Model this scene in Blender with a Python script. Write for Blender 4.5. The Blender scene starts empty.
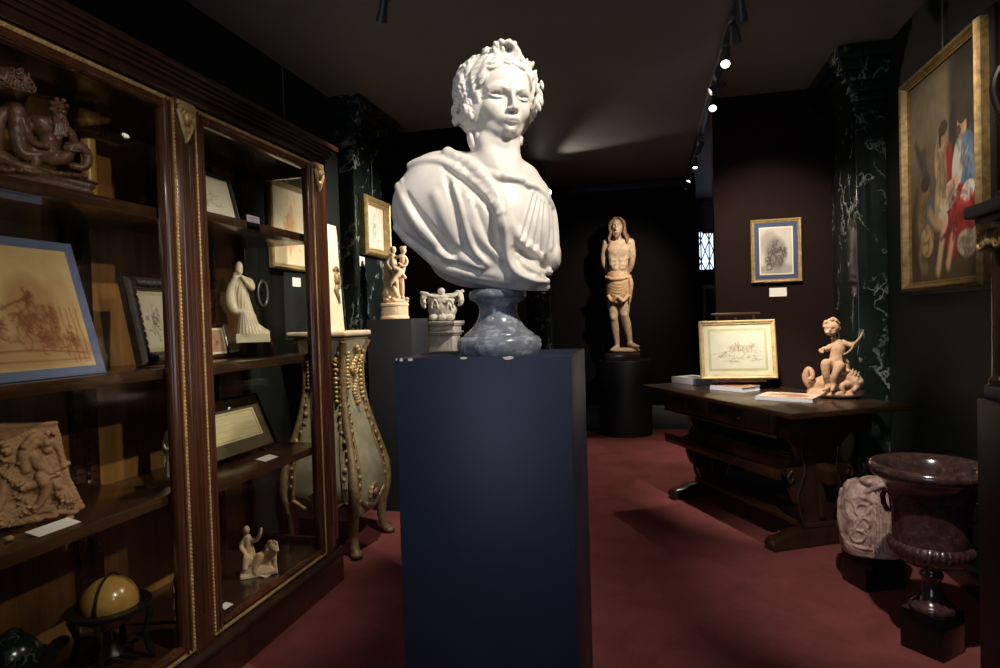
import bpy, bmesh, math, random
import numpy as np
from mathutils import Vector, Matrix, Euler
R_ = math.radians
rng = np.random.default_rng(7)
random.seed(7)
scn = bpy.context.scene
COL = scn.collection

# ------------------------------------------------------------------ camera
FPX, ZC = 620.0, 1.3
yaw, pitch, roll = math.atan(150/FPX), math.atan(13.5/FPX), 0.030
fwd = np.array([-math.sin(yaw)*math.cos(pitch), math.cos(yaw)*math.cos(pitch), -math.sin(pitch)])
_r = np.cross(fwd, [0, 0, 1]); _r /= np.linalg.norm(_r); _u = np.cross(_r, fwd)
crt = math.cos(roll)*_r - math.sin(roll)*_u
cup = math.sin(roll)*_r + math.cos(roll)*_u
CAM = np.array([0, 0, ZC])
cd = bpy.data.cameras.new('camera'); co = bpy.data.objects.new('camera', cd); COL.objects.link(co)
cd.sensor_fit = 'HORIZONTAL'; cd.sensor_width = 36; cd.lens = 36*FPX/1000; cd.clip_start = .05; cd.clip_end = 60
co.matrix_world = Matrix(((crt[0], cup[0], -fwd[0], 0), (crt[1], cup[1], -fwd[1], 0), (crt[2], cup[2], -fwd[2], ZC), (0, 0, 0, 1)))
scn.camera = co
scn.view_settings.view_transform = 'Standard'; scn.view_settings.look = 'None'
scn.view_settings.gamma = 1; scn.view_settings.use_curve_mapping = False
scn.view_settings.exposure = 0.1
def ray(px, py): return fwd + crt*(px-500)/FPX - cup*(py-334)/FPX
def atz(px, py, z): r = ray(px, py); return CAM + r*(z-ZC)/r[2]
def aty(px, py, y): r = ray(px, py); return CAM + r*y/r[1]
def atx(px, py, x): r = ray(px, py); return CAM + r*x/r[0]

# ------------------------------------------------------------------ world and lights
w = bpy.data.worlds.new('world'); scn.world = w; w.use_nodes = True
w.node_tree.nodes['Background'].inputs[0].default_value = (.5, .6, .8, 1)
w.node_tree.nodes['Background'].inputs[1].default_value = 0.02
WARM = (1, .86, .69); NEUT = (1, .91, .80); COOL = (.62, .76, 1)
def lamp_spot(loc, aim, e, cone=40, blend=.6, col=WARM, size=.03):
    l = bpy.data.lights.new('spot', 'SPOT'); l.energy = e; l.color = col; l.spot_size = R_(cone); l.spot_blend = blend
    l.shadow_soft_size = size
    o = bpy.data.objects.new('spot_beam', l); COL.objects.link(o); o.location = loc
    o.rotation_euler = (Vector(aim)-Vector(loc)).to_track_quat('-Z', 'Y').to_euler()
    return o
def lamp_area(loc, aim, e, sx, sy, col):
    l = bpy.data.lights.new('daylight', 'AREA'); l.shape = 'RECTANGLE'; l.size = sx; l.size_y = sy; l.energy = e; l.color = col  # assumed daylight, added as a cool fill from out of view
    o = bpy.data.objects.new('assumed_window_light', l); COL.objects.link(o); o.location = loc
    o.rotation_euler = (Vector(aim)-Vector(loc)).to_track_quat('-Z', 'Y').to_euler()
    return o
# one added low lamp, and added beams of assumed, unseen track spotlights out of the frame, nearer than the photographed ones
lamp_spot((.52, 1.05, 2.76), (-.40, 1.82, 1.55), 142, 64, .8, NEUT, .02)       # on the marble bust
lamp_spot((-1.05, .35, 2.76), (-.62, 1.82, 1.50), 14, 40, .8, NEUT, .03)       # second one on the drapery
lamp_spot((.455, 1.50, 2.72), (1.00, 2.95, .45), 190, 40, .9, NEUT, .03)       # urn and marble fragment
lamp_spot((.455, 2.35, 2.72), (1.38, 3.40, 1.95), 85, 50, .9, WARM, .03)       # oil painting
lamp_spot((1.10, .15, 2.35), (-1.95, 1.48, 1.50), 140, 40, .9, WARM, .03)      # added lamp, low and off the track, to brighten the vitrine's left bay
lamp_spot((.455, 2.75, 2.70), (-1.95, 2.38, .85), 180, 46, .9, WARM, .03)      # vitrine, right bay
# added cool area light, standing for an assumed, unseen shop window behind the camera
lamp_area((-1.17, -2.5, 1.5), (-.5, 1.5, 1.2), 24, 1.5, 1.8, COOL)
# ------------------------------------------------------------------ materials
def lin(c):
    c = np.asarray(c, float)/255.0
    return np.where(c <= .04045, c/12.92, ((c+.055)/1.055)**2.4)
def rgba(c): l = lin(c); return (float(l[0]), float(l[1]), float(l[2]), 1)
MATS = {}
class NT:
    def __init__(s, name):
        s.m = bpy.data.materials.new(name); s.m.use_nodes = True; s.t = s.m.node_tree
        s.b = s.t.nodes['Principled BSDF']; s.out = s.t.nodes['Material Output']
    def n(s, typ, **kw):
        nd = s.t.nodes.new(typ)
        for k, v in kw.items():
            if k.startswith('i_'):
                nd.inputs[k[2:].replace('_', ' ')].default_value = v
            else: setattr(nd, k, v)
        return nd
    def l(s, a, b): s.t.links.new(a, b)
    def coord(s, scale=(1, 1, 1)):
        tc = s.n('ShaderNodeTexCoord'); mp = s.n('ShaderNodeMapping'); mp.inputs['Scale'].default_value = scale
        s.l(tc.outputs['Object'], mp.inputs['Vector']); return mp.outputs['Vector']
    def noise(s, vec, scale, detail=4, rough=.55, dist=0):
        nd = s.n('ShaderNodeTexNoise'); nd.inputs['Scale'].default_value = scale; nd.inputs['Detail'].default_value = detail
        nd.inputs['Roughness'].default_value = rough; nd.inputs['Distortion'].default_value = dist
        s.l(vec, nd.inputs['Vector']); return nd.outputs['Fac']
    def ramp(s, fac, stops):
        r = s.n('ShaderNodeValToRGB'); e = r.color_ramp.elements
        while len(e) < len(stops): e.new(.5)
        for el, (p, c) in zip(e, stops): el.position = p; el.color = rgba(c)
        s.l(fac, r.inputs['Fac']); return r.outputs['Color']
    def mix(s, fac, a, b, mode='MIX'):
        m = s.n('ShaderNodeMix', data_type='RGBA', blend_type=mode)
        for sock, v in ((m.inputs[0], fac), (m.inputs[6], a), (m.inputs[7], b)):
            if hasattr(v, 'is_linked'): s.l(v, sock)
            else: sock.default_value = v
        return m.outputs[2]
    def base(s, c):
        if hasattr(c, 'is_linked'): s.l(c, s.b.inputs['Base Color'])
        else: s.b.inputs['Base Color'].default_value = rgba(c)
    def bump(s, fac, strength=.3, dist=.005):
        b = s.n('ShaderNodeBump'); b.inputs['Strength'].default_value = strength; b.inputs['Distance'].default_value = dist
        s.l(fac, b.inputs['Height']); s.l(b.outputs['Normal'], s.b.inputs['Normal'])
    def set(s, rough=.5, metal=0, spec=.5, coat=0, sss=0):
        i = s.b.inputs; i['Roughness'].default_value = rough; i['Metallic'].default_value = metal
        i['Specular IOR Level'].default_value = spec; i['Coat Weight'].default_value = coat; i['Coat Roughness'].default_value = .12
        return s.m
def mottled(name, c1, c2, scale=8, rough=.5, metal=0, spec=.5, bump=0, coat=0, detail=5, bscale=None):
    t = NT(name); v = t.coord(); f = t.noise(v, scale, detail)
    t.base(t.ramp(f, [(.3, c1), (.7, c2)]))
    if bump: t.bump(t.noise(v, bscale or scale*6, 6), bump, .004)
    return t.set(rough, metal, spec, coat)
def veined(name, base1, base2, vein, scale=1.6, rough=.18, width=.012, bw=.5, stretch=(1, 1, 1), coat=0):
    t = NT(name); v = t.coord(stretch)
    body = t.ramp(t.noise(v, scale*2, 6), [(.3, base1), (.7, base2)])
    out = body
    for i, (sc, wd) in enumerate(((scale, width), (scale*2.7, width*1.3))):
        nf = t.noise(v, sc, 6, .55, .35)
        a = t.n('ShaderNodeMath', operation='SUBTRACT'); a.inputs[1].default_value = .5; t.l(nf, a.inputs[0])
        b = t.n('ShaderNodeMath', operation='ABSOLUTE'); t.l(a.outputs[0], b.inputs[0])
        r = t.n('ShaderNodeMapRange'); r.inputs[1].default_value = 0; r.inputs[2].default_value = wd; r.inputs[3].default_value = 1; r.inputs[4].default_value = 0
        t.l(b.outputs[0], r.inputs[0])
        mk = t.n('ShaderNodeMapRange'); mk.inputs[1].default_value = .48; mk.inputs[2].default_value = .62; t.l(t.noise(v, sc*1.3+3, 3), mk.inputs[0])
        mu = t.n('ShaderNodeMath', operation='MULTIPLY'); t.l(r.outputs[0], mu.inputs[0]); t.l(mk.outputs[0], mu.inputs[1])
        mu2 = t.n('ShaderNodeMath', operation='MULTIPLY'); mu2.inputs[1].default_value = bw; t.l(mu.outputs[0], mu2.inputs[0])
        out = t.mix(mu2.outputs[0], out, rgba(vein))
    t.base(out); return t.set(rough, 0, .5, coat)
def wood(name, c1, c2, c3, rough=.3, stretch=(14, 14, 1.2), coat=.3, spec=.5):
    t = NT(name); v = t.coord(stretch); f = t.noise(v, 1.6, 8, .6, .6)
    t.base(t.ramp(f, [(.28, c1), (.5, c2), (.74, c3)])); t.bump(f, .06, .002)
    return t.set(rough, 0, spec, coat)
def carpet():
    t = NT('carpet'); v = t.coord()
    a = t.ramp(t.noise(v, 3.5, 7, .65, .6), [(.3, (100, 53, 53)), (.7, (140, 78, 76))])
    fine = t.noise(v, 220, 3)
    t.base(t.mix(.35, a, t.ramp(fine, [(.3, (96, 49, 48)), (.7, (144, 80, 77))]), 'MIX'))
    t.bump(fine, .5, .004); return t.set(.95, 0, .1)
def glass():
    t = NT('clear_glass'); t.t.nodes.remove(t.b)
    tr = t.n('ShaderNodeBsdfTransparent'); tr.inputs[0].default_value = (.95, .96, .95, 1)
    gl = t.n('ShaderNodeBsdfGlossy'); gl.inputs['Roughness'].default_value = .02
    lw = t.n('ShaderNodeLayerWeight'); lw.inputs[0].default_value = .5; pw = t.n('ShaderNodeMath', operation='POWER'); pw.inputs[1].default_value = 5
    t.l(lw.outputs['Facing'], pw.inputs[0]); fr = t.n('ShaderNodeMath', operation='MULTIPLY_ADD'); fr.inputs[1].default_value = .9; fr.inputs[2].default_value = .022; t.l(pw.outputs[0], fr.inputs[0])
    mx = t.n('ShaderNodeMixShader'); t.l(fr.outputs[0], mx.inputs[0]); t.l(tr.outputs[0], mx.inputs[1]); t.l(gl.outputs[0], mx.inputs[2])
    t.l(mx.outputs[0], t.out.inputs[0]); return t.m
def emit(name, c, e):
    t = NT(name); t.base(c); t.b.inputs['Emission Color'].default_value = rgba(c); t.b.inputs['Emission Strength'].default_value = e
    return t.set(.4)
def painted(name, rough=.7, coat=0):
    t = NT(name); a = t.n('ShaderNodeAttribute', attribute_name='Col'); t.base(a.outputs['Color']); return t.set(rough, 0, .4, coat)
def porphyry(name, c1, c2, spk, rough=.16):
    t = NT(name); v = t.coord()
    b = t.ramp(t.noise(v, 30, 6), [(.3, c1), (.7, c2)])
    vo = t.n('ShaderNodeTexVoronoi'); vo.inputs['Scale'].default_value = 240; t.l(v, vo.inputs['Vector'])
    r = t.n('ShaderNodeMapRange'); r.inputs[1].default_value = .16; r.inputs[2].default_value = .26; r.inputs[3].default_value = .75; r.inputs[4].default_value = 0
    t.l(vo.outputs['Distance'], r.inputs[0])
    mk = t.n('ShaderNodeMapRange'); mk.inputs[1].default_value = .5; mk.inputs[2].default_value = .62; t.l(t.noise(v, 60, 2), mk.inputs[0])
    mu = t.n('ShaderNodeMath', operation='MULTIPLY'); t.l(r.outputs[0], mu.inputs[0]); t.l(mk.outputs[0], mu.inputs[1])
    t.base(t.mix(mu.outputs[0], b, rgba(spk))); return t.set(rough, 0, .6, .4)
M = dict(
    carpet=carpet(), glass=glass(),
    ceiling=mottled('ceiling_paint', (120, 119, 120), (128, 127, 128), 1.5, .55),
    wall_green=mottled('dark_green_wall', (13, 19, 17), (17, 24, 21), 3, .6, spec=.3),
    velvet=mottled('dark_brown_velvet', (25, 15, 13), (31, 18, 16), 4, .9, spec=.15),
    velvet_black=mottled('black_velvet', (9, 7, 7), (13, 10, 10), 4, .95, spec=.1),
    pale_wall=mottled('pale_wall', (150, 146, 155), (165, 160, 168), 2, .8),
    gmarble=veined('green_marble', (20, 27, 25), (34, 43, 40), (190, 200, 190), 1.6, .16, .010, .7, (1, 1, .7)),
    gmarble_dim=veined('green_marble_wall', (14, 20, 17), (22, 30, 25), (130, 140, 130), 2.6, .2, .012, .35),
    white_marble=mottled('white_marble', (212, 205, 194), (228, 223, 214), 7, .42, spec=.4, bump=.05),
    old_marble=mottled('weathered_marble', (176, 168, 152), (214, 208, 194), 22, .6, bump=.2),
    grey_marble=veined('grey_blue_marble', (92, 96, 106), (134, 139, 148), (206, 210, 216), 9, .2, .05, .5, (1, 1, 1.6)),
    navy=mottled('navy_paint', (30, 37, 55), (34, 42, 60), 3, .42, spec=.4),
    black=mottled('black_paint', (20, 21, 23), (25, 26, 28), 3, .5, spec=.35),
    charcoal=mottled('charcoal_paint', (29, 31, 36), (34, 36, 41), 3, .55, spec=.35),
    chip=mottled('bare_plaster', (214, 208, 196), (228, 222, 210), 20, .8),
    gloss_black=mottled('polished_black_marble', (9, 9, 10), (14, 14, 15), 6, .12),
    mahogany=wood('mahogany', (46, 26, 17), (66, 38, 24), (88, 53, 34), .22, coat=.5),
    mahog_dark=wood('dark_mahogany', (28, 17, 11), (42, 25, 16), (54, 32, 20), .25, coat=.5),
    back_wood=wood('cabinet_back_wood', (104, 72, 40), (136, 96, 52), (164, 118, 68), .28, (10, 10, 1), .4),
    shelf_wood=wood('shelf_wood', (40, 26, 16), (56, 37, 23), (74, 50, 31), .25, (9, 1, 9), .4),
    walnut=wood('dark_walnut', (36, 22, 13), (56, 35, 21), (74, 47, 29), .32, (2, 14, 14), .3),
    walnut_v=wood('dark_walnut_upright', (32, 20, 12), (48, 30, 18), (64, 41, 25), .35, (12, 12, 1.5), .3),
    gilt=mottled('gilding', (150, 126, 84), (200, 172, 118), 40, .42, metal=.4, bump=.15, bscale=120),
    gilt_old=mottled('worn_gilding', (104, 84, 50), (160, 132, 82), 30, .5, metal=.4, bump=.3, bscale=120),
    gilt_pale=mottled('pale_gilding', (178, 150, 104), (214, 188, 140), 30, .5, metal=.25, bump=.1, bscale=120), globe=mottled('varnished_globe', (140, 104, 48), (170, 132, 66), 14, .25, coat=.4),
    brass=mottled('brass', (150, 116, 52), (176, 138, 66), 20, .22, metal=.9),
    terracotta=mottled('pale_terracotta', (168, 130, 98), (196, 158, 124), 30, .75, bump=.25),
    terra_light=mottled('cream_terracotta', (214, 184, 146), (236, 212, 176), 26, .7, bump=.2),
    terra_brown=mottled('brown_terracotta', (78, 54, 45), (124, 88, 72), 26, .38, bump=.3),
    terra_relief=mottled('ochre_terracotta', (130, 96, 66), (166, 126, 90), 26, .7, bump=.3),
    ivory=mottled('cream_ceramic', (206, 192, 158), (228, 216, 186), 26, .45, bump=.1),
    statue=mottled('painted_wood', (150, 120, 92), (188, 160, 128), 34, .6, bump=.25),
    statue_cloth=mottled('painted_wood_cloth', (140, 104, 70), (190, 152, 108), 60, .6, bump=.3),
    hair_brown=mottled('painted_brown_hair', (92, 66, 44), (126, 94, 64), 60, .6, bump=.4),
    porphyry=porphyry('porphyry', (48, 32, 32), (74, 50, 48), (164, 140, 134), .14),
    breccia=mottled('pink_weathered_marble', (128, 82, 80), (206, 180, 164), 26, .55, bump=.5, detail=8),
    celadon=mottled('pale_green_paint', (134, 132, 110), (164, 160, 136), 12, .55, bump=.1),
    rococo_trim=mottled('worn_gilt_trim', (106, 90, 62), (158, 136, 98), 36, .5, metal=.3, bump=.3),
    slab=mottled('cream_marble_slab', (186, 170, 142), (210, 196, 170), 10, .3),
    metal=mottled('lamp_metal', (70, 70, 74), (84, 84, 88), 10, .4, metal=.3),
    lens=emit('lamp_lens', (255, 246, 228), 14), dim_lens=emit('lamp_lens_dim', (230, 224, 214), 1.2),
    wire=mottled('steel_rod', (120, 120, 124), (140, 140, 144), 10, .4, metal=.5),
    paper=mottled('white_card', (222, 218, 212), (234, 230, 226), 10, .8),
    lilac=mottled('lilac_card', (150, 140, 164), (164, 154, 176), 10, .8),
    bluecard=mottled('grey_blue_card', (70, 74, 92), (84, 88, 106), 10, .8),
    bluemount=mottled('blue_mount', (88, 100, 132), (104, 114, 146), 12, .8),
    navymount=mottled('navy_mount', (48, 64, 96), (60, 76, 108), 12, .8),
    olive=mottled('olive_mount', (82, 70, 46), (96, 83, 56), 12, .75),
    cream=mottled('cream_mount', (214, 202, 172), (228, 218, 190), 12, .8),
    sagemount=mottled('sage_mount', (184, 178, 138), (196, 190, 152), 12, .8),
    sketch=painted('sketch_paper', .75), oil=painted('oil_paint', .5, .08), cover=painted('printed_cover', .35),
    pages=mottled('book_pages', (214, 214, 220), (232, 232, 236), 90, .8),
    boxwood=mottled('boxwood', (168, 128, 56), (196, 154, 74), 12, .35), 
    carved=mottled('carved_dark_wood', (54, 45, 42), (84, 72, 66), 30, .5, bump=.3),
    dark_metal=mottled('dark_bronze', (30, 28, 26), (48, 44, 38), 20, .35, metal=.6),
    sky=emit('bright_daylight', (205, 225, 255), 1.6), red=mottled('red_paint', (190, 70, 50), (205, 82, 60), 8, .5),
)
# ------------------------------------------------------------------ mesh helpers
class MB:
    """collects shapes, then links them as one mesh object"""
    def __init__(s): s.bm = bmesh.new()
    def _add(s, tmp, mat=None):
        if mat is not None: bmesh.ops.transform(tmp, matrix=mat, verts=tmp.verts)
        me = bpy.data.meshes.new('t'); tmp.to_mesh(me); tmp.free(); s.bm.from_mesh(me); bpy.data.meshes.remove(me); return s
    def box(s, x0, x1, y0, y1, z0, z1, bev=0, mat=None, seg=2):
        t = bmesh.new(); bmesh.ops.create_cube(t, size=1)
        for v in t.verts: v.co = Vector(((x0+x1)/2+v.co.x*(x1-x0), (y0+y1)/2+v.co.y*(y1-y0), (z0+z1)/2+v.co.z*(z1-z0)))
        if bev: bmesh.ops.bevel(t, geom=t.edges[:], offset=bev, segments=seg, affect='EDGES', profile=.5)
        return s._add(t, mat)
    def lathe(s, prof, n=48, mat=None, cap=True, lobes=0, lobe_rng=(0, 0), lobe_amp=0):
        t = bmesh.new(); rings = []
        for r, z in prof:
            ring = []
            for i in range(n):
                a = 2*math.pi*i/n; rr = r
                if lobes and lobe_rng[0] <= z <= lobe_rng[1]: rr = r*(1+lobe_amp*abs(math.sin(lobes*a/2)))
                ring.append(t.verts.new((rr*math.cos(a), rr*math.sin(a), z)))
            rings.append(ring)
        for a, b in zip(rings, rings[1:]):
            for i in range(n): t.faces.new((a[i], a[(i+1) % n], b[(i+1) % n], b[i]))
        if cap:
            if prof[0][0] > 1e-4: t.faces.new(rings[0][::-1])
            if prof[-1][0] > 1e-4: t.faces.new(rings[-1])
        return s._add(t, mat)
    def loft(s, rings, mat=None, cap=True):
        t = bmesh.new(); vs = [[t.verts.new(p) for p in r] for r in rings]; n = len(rings[0])
        for a, b in zip(vs, vs[1:]):
            for i in range(n): t.faces.new((a[i], a[(i+1) % n], b[(i+1) % n], b[i]))
        if cap: t.faces.new(vs[0][::-1]); t.faces.new(vs[-1])
        bmesh.ops.recalc_face_normals(t, faces=t.faces[:]); return s._add(t, mat)
    def prism(s, poly, axis, a, b, bev=0, mat=None):
        """poly in the two other axes (in x,y,z order), extruded along axis from a to b"""
        def P(u, v, q): return {'x': (q, u, v), 'y': (u, q, v), 'z': (u, v, q)}[axis]
        t = bmesh.new(); A = [t.verts.new(P(u, v, a)) for u, v in poly]; B = [t.verts.new(P(u, v, b)) for u, v in poly]; n = len(poly)
        t.faces.new(A[::-1]); t.faces.new(B)
        for i in range(n): t.faces.new((A[i], A[(i+1) % n], B[(i+1) % n], B[i]))
        bmesh.ops.recalc_face_normals(t, faces=t.faces[:])
        if bev: bmesh.ops.bevel(t, geom=t.edges[:], offset=bev, segments=2, affect='EDGES', profile=.5)
        return s._add(t, mat)
    def tube(s, pts, r, n=10, mat=None, closed=False):
        pts = [Vector(p) for p in pts]; m = len(pts); rs = r if hasattr(r, '__len__') else [r]*m
        t = bmesh.new(); rings = []; prev = None
        for i, p in enumerate(pts):
            if closed: d = pts[(i+1) % m]-pts[i-1]
            else: d = pts[min(i+1, m-1)]-pts[max(i-1, 0)]
            d = d.normalized()
            if prev is None: a = d.orthogonal().normalized()
            else: a = (prev-d*prev.dot(d)).normalized()
            prev = a; b = d.cross(a)
            rings.append([t.verts.new(p+(a*math.cos(2*math.pi*k/n)+b*math.sin(2*math.pi*k/n))*rs[i]) for k in range(n)])
        prs = list(zip(rings, rings[1:])) + ([(rings[-1], rings[0])] if closed else [])
        for A, B in prs:
            for k in range(n): t.faces.new((A[k], A[(k+1) % n], B[(k+1) % n], B[k]))
        if not closed: t.faces.new(rings[0][::-1]); t.faces.new(rings[-1])
        bmesh.ops.recalc_face_normals(t, faces=t.faces[:]); return s._add(t, mat)
    def ball(s, c, r, sub=1, sc=(1, 1, 1), mat=None):
        t = bmesh.new(); bmesh.ops.create_icosphere(t, subdivisions=sub, radius=r)
        for v in t.verts: v.co = Vector((v.co.x*sc[0]+c[0], v.co.y*sc[1]+c[1], v.co.z*sc[2]+c[2]))
        return s._add(t, mat)
    def frame(s, w, h, prof, z0=0):
        """mitred frame in the xz plane (bottom edge at z0); prof = [(inset from outer edge, y)]"""
        t = bmesh.new(); loops = []
        for ins, y in prof:
            x = w/2-ins
            loops.append([t.verts.new(p) for p in ((-x, y, z0+ins), (x, y, z0+ins), (x, y, z0+h-ins), (-x, y, z0+h-ins))])
        loops.append(loops[0])
        for A, B in zip(loops, loops[1:]):
            for k in range(4): t.faces.new((A[k], A[(k+1) % 4], B[(k+1) % 4], B[k]))
        bmesh.ops.recalc_face_normals(t, faces=t.faces[:]); return s._add(t)
    def build(s, name, mat, parent=None, world=False, sharp=35):
        me = bpy.data.meshes.new(name); s.bm.to_mesh(me); s.bm.free()
        return link(name, me, mat, parent, world, sharp)
WM = {}
def link(name, me, mat, parent=None, world=False, sharp=35):
    o = bpy.data.objects.new(name, me); COL.objects.link(o); me.materials.append(M[mat] if isinstance(mat, str) else mat)
    if len(me.polygons):
        me.polygons.foreach_set('use_smooth', [True]*len(me.polygons))
        if sharp: me.set_sharp_from_angle(angle=R_(sharp))
    if parent is not None:
        o.parent = parent
        if world: me.transform(wm(parent).inverted())
    return o
def wm(o):
    m = o.matrix_basis.copy()
    while o.parent: o = o.parent; m = o.matrix_basis @ m
    return m
def tag(o, label=None, cat=None, group=None, kind=None):
    if label: o['label'] = label
    if cat: o['category'] = cat
    if group: o['group'] = group
    if kind: o['kind'] = kind
    return o
def thing(name, label, cat, loc=(0, 0, 0), rotz=0, group=None, rotx=0):
    o = bpy.data.objects.new(name, None); COL.objects.link(o); o.empty_display_size = .1
    o.location = loc; o.rotation_euler = (rotx, 0, rotz)
    o.matrix_basis = Matrix.Translation(Vector(loc)) @ Euler((rotx, 0, rotz)).to_matrix().to_4x4()
    return tag(o, label, cat, group)
def struct(mb, name, mat, label=None):
    o = mb.build(name, mat); o['kind'] = 'structure'
    if label: o['label'] = label
    return o

# ------------------------------------------------------------------ sculpting by signed distance fields
def smin(a, b, k):
    if k <= 0: return np.minimum(a, b)
    h = np.clip(.5+.5*(b-a)/k, 0, 1); return b*(1-h)+a*h-k*h*(1-h)
def cat_rom(P, n=6):
    P = np.asarray(P, float)
    if len(P) < 3: return P
    Q = np.vstack([2*P[0]-P[1], P, 2*P[-1]-P[-2]]); out = []
    for i in range(1, len(Q)-2):
        for t in np.arange(n)/n:
            a, b, c, d = Q[i-1:i+3]
            out.append(.5*((2*b)+(-a+c)*t+(2*a-5*b+4*c-d)*t*t+(-a+3*b-3*c+d)*t**3))
    out.append(P[-1]); return np.array(out)
def rotm(rx=0, ry=0, rz=0): return np.array(Euler((R_(rx), R_(ry), R_(rz))).to_matrix())
class Sculpt:
    """grid in local pixel units (x right, y away from the viewer, z up) anchored at a pixel and a depth"""
    def __init__(s, ax, ay, O, box, h):
        # O: world anchor; its pixel must be (ax, ay); box = (px0, px1, py0, py1, d0, d1)
        s.O = np.array(O, float); d = s.O-CAM; f = np.array([d[0], d[1], 0]); s.F = f/np.linalg.norm(f)
        s.Rt = np.cross(s.F, [0, 0, 1]); s.U = np.array([0, 0, 1.])
        r = ray(ax, ay); s.s = np.linalg.norm(d)/FPX*1.0/np.linalg.norm(r)
        # pixel size measured across the ray
        q = s.O+s.Rt*.01-CAM; z = q@fwd; z0 = d@fwd
        u1, v1 = FPX*(q@crt)/z, FPX*(q@cup)/z; u0, v0 = FPX*(d@crt)/z0, FPX*(d@cup)/z0
        s.s = .01/math.hypot(u1-u0, v1-v0)
        c = np.array([s.p(px, py, dd) for px in box[:2] for py in box[2:4] for dd in box[4:]])
        lo, hi = c.min(0), c.max(0); s.lo = lo; s.h = h; s.n = np.ceil((hi-lo)/h).astype(int)+1
        s.D = np.full(s.n, 50., np.float32); s.ax = [lo[i]+h*np.arange(s.n[i]) for i in range(3)]
        s.R = np.eye(3); s.t = np.zeros(3); s.dz = 0.
    def p(s, px, py, d=0):
        r = ray(px, py); t = ((s.O-CAM)@s.F+d*s.s)/(r@s.F); q = CAM+r*t-s.O
        return np.array([q@s.Rt, q@s.F, q@s.U])/s.s
    def xf(s, c): return s.R@np.asarray(c, float)+s.t
    def _win(s, lo, hi):
        a = np.clip(np.floor((lo-s.lo)/s.h).astype(int), 0, s.n); b = np.clip(np.ceil((hi-s.lo)/s.h).astype(int)+1, 0, s.n)
        return tuple(slice(i, j) for i, j in zip(a, b)) if np.all(b > a) else None
    def _pts(s, w):
        return [s.ax[0][w[0]][:, None, None], s.ax[1][w[1]][None, :, None], s.ax[2][w[2]][None, None, :]]
    def _put(s, w, d, k, sub):
        A = s.D[w]
        s.D[w] = -smin(-A, d, k) if sub else smin(A, d, k)
    def ell(s, c, r, k=1.5, sub=False, R=None, raw=False):
        """c, r in the current transform"""
        c = s.xf(c) if not raw else np.asarray(c, float); Q = s.R if not raw else np.eye(3)
        if R is not None: Q = Q@R
        r = np.asarray(r, float); e = np.sqrt((Q**2)@(r**2))+k+3*s.h
        w = s._win(c-e, c+e)
        if w is None: return s
        X, Y, Z = s._pts(w); X = X-c[0]; Y = Y-c[1]; Z = Z-c[2]; k0 = 0; k1 = 0
        for i in range(3):
            u = (X*Q[0, i]+Y*Q[1, i]+Z*Q[2, i]).astype(np.float32); k0 = k0+(u/r[i])**2; k1 = k1+(u/r[i]**2)**2
        k0 = np.sqrt(k0); d = k0*(k0-1)/np.maximum(np.sqrt(k1), 1e-6); d = np.where(k0 < .02, -min(r), d)
        s._put(w, d, k, sub); return s
    def caps(s, P, rad, k=1.5, sub=False, raw=False, n=5):
        P = np.asarray(P, float); rad = np.broadcast_to(np.asarray(rad, float), (len(P),))
        if len(P) > 2: q = cat_rom(np.column_stack([P, rad]), n); P, rad = q[:, :3], np.maximum(q[:, 3], .2)
        if not raw: P = np.array([s.xf(c) for c in P])
        m = rad.max()+k+3*s.h; w = s._win(P.min(0)-m, P.max(0)+m)
        if w is None: return s
        # whole strand first as a plain union, then one smooth join to the body
        X, Y, Z = s._pts(w); best = np.full([i.stop-i.start for i in w], 99., np.float32)
        for a, b, ra, rb in zip(P[:-1], P[1:], rad[:-1], rad[1:]):
            mm = max(ra, rb)+k+3*s.h; v = s._win(np.minimum(a, b)-mm, np.maximum(a, b)+mm)
            if v is None: continue
            sl = tuple(slice(i.start-j.start, i.stop-j.start) for i, j in zip(v, w)); x, y, z = s._pts(v)
            ab = b-a; L = max(ab@ab, 1e-9); x = (x-a[0]).astype(np.float32); y = (y-a[1]).astype(np.float32); z = (z-a[2]).astype(np.float32)
            t = np.clip((x*ab[0]+y*ab[1]+z*ab[2])/L, 0, 1)
            d = np.sqrt((x-t*ab[0])**2+(y-t*ab[1])**2+(z-t*ab[2])**2)-(ra+(rb-ra)*t)
            best[sl] = np.minimum(best[sl], d)
        s._put(w, best, k, sub); return s
    def box(s, c, hs, r=1, k=1, sub=False, R=None, raw=False):
        c = s.xf(c) if not raw else np.asarray(c, float); Q = s.R if not raw else np.eye(3)
        if R is not None: Q = Q@R
        hs = np.asarray(hs, float); e = np.abs(Q)@hs+k+3*s.h; w = s._win(c-e, c+e)
        if w is None: return s
        X, Y, Z = s._pts(w); X = X-c[0]; Y = Y-c[1]; Z = Z-c[2]; out = 0; ins = -99
        for i in range(3):
            q = np.abs(X*Q[0, i]+Y*Q[1, i]+Z*Q[2, i])-(hs[i]-r); out = out+np.maximum(q, 0)**2; ins = np.maximum(ins, q)
        s._put(w, (np.sqrt(out)+np.minimum(ins, 0)-r).astype(np.float32), k, sub); return s
    # ---- the same with points given as seen in the photo: (px, py, depth)
    def E(s, px, py, d, rx, rz, rd, k=1.5, rot=0, sub=False, yaw=0):
        return s.ell(s.p(px, py, d), (rx, rd, rz), k, sub, rotm(0, rot, yaw), raw=True)
    def T(s, pts, k=1.5, sub=False, n=5):
        q = np.array(pts, float); return s.caps([s.p(*a[:3]) for a in q], q[:, 3], k, sub, True, n)
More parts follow.
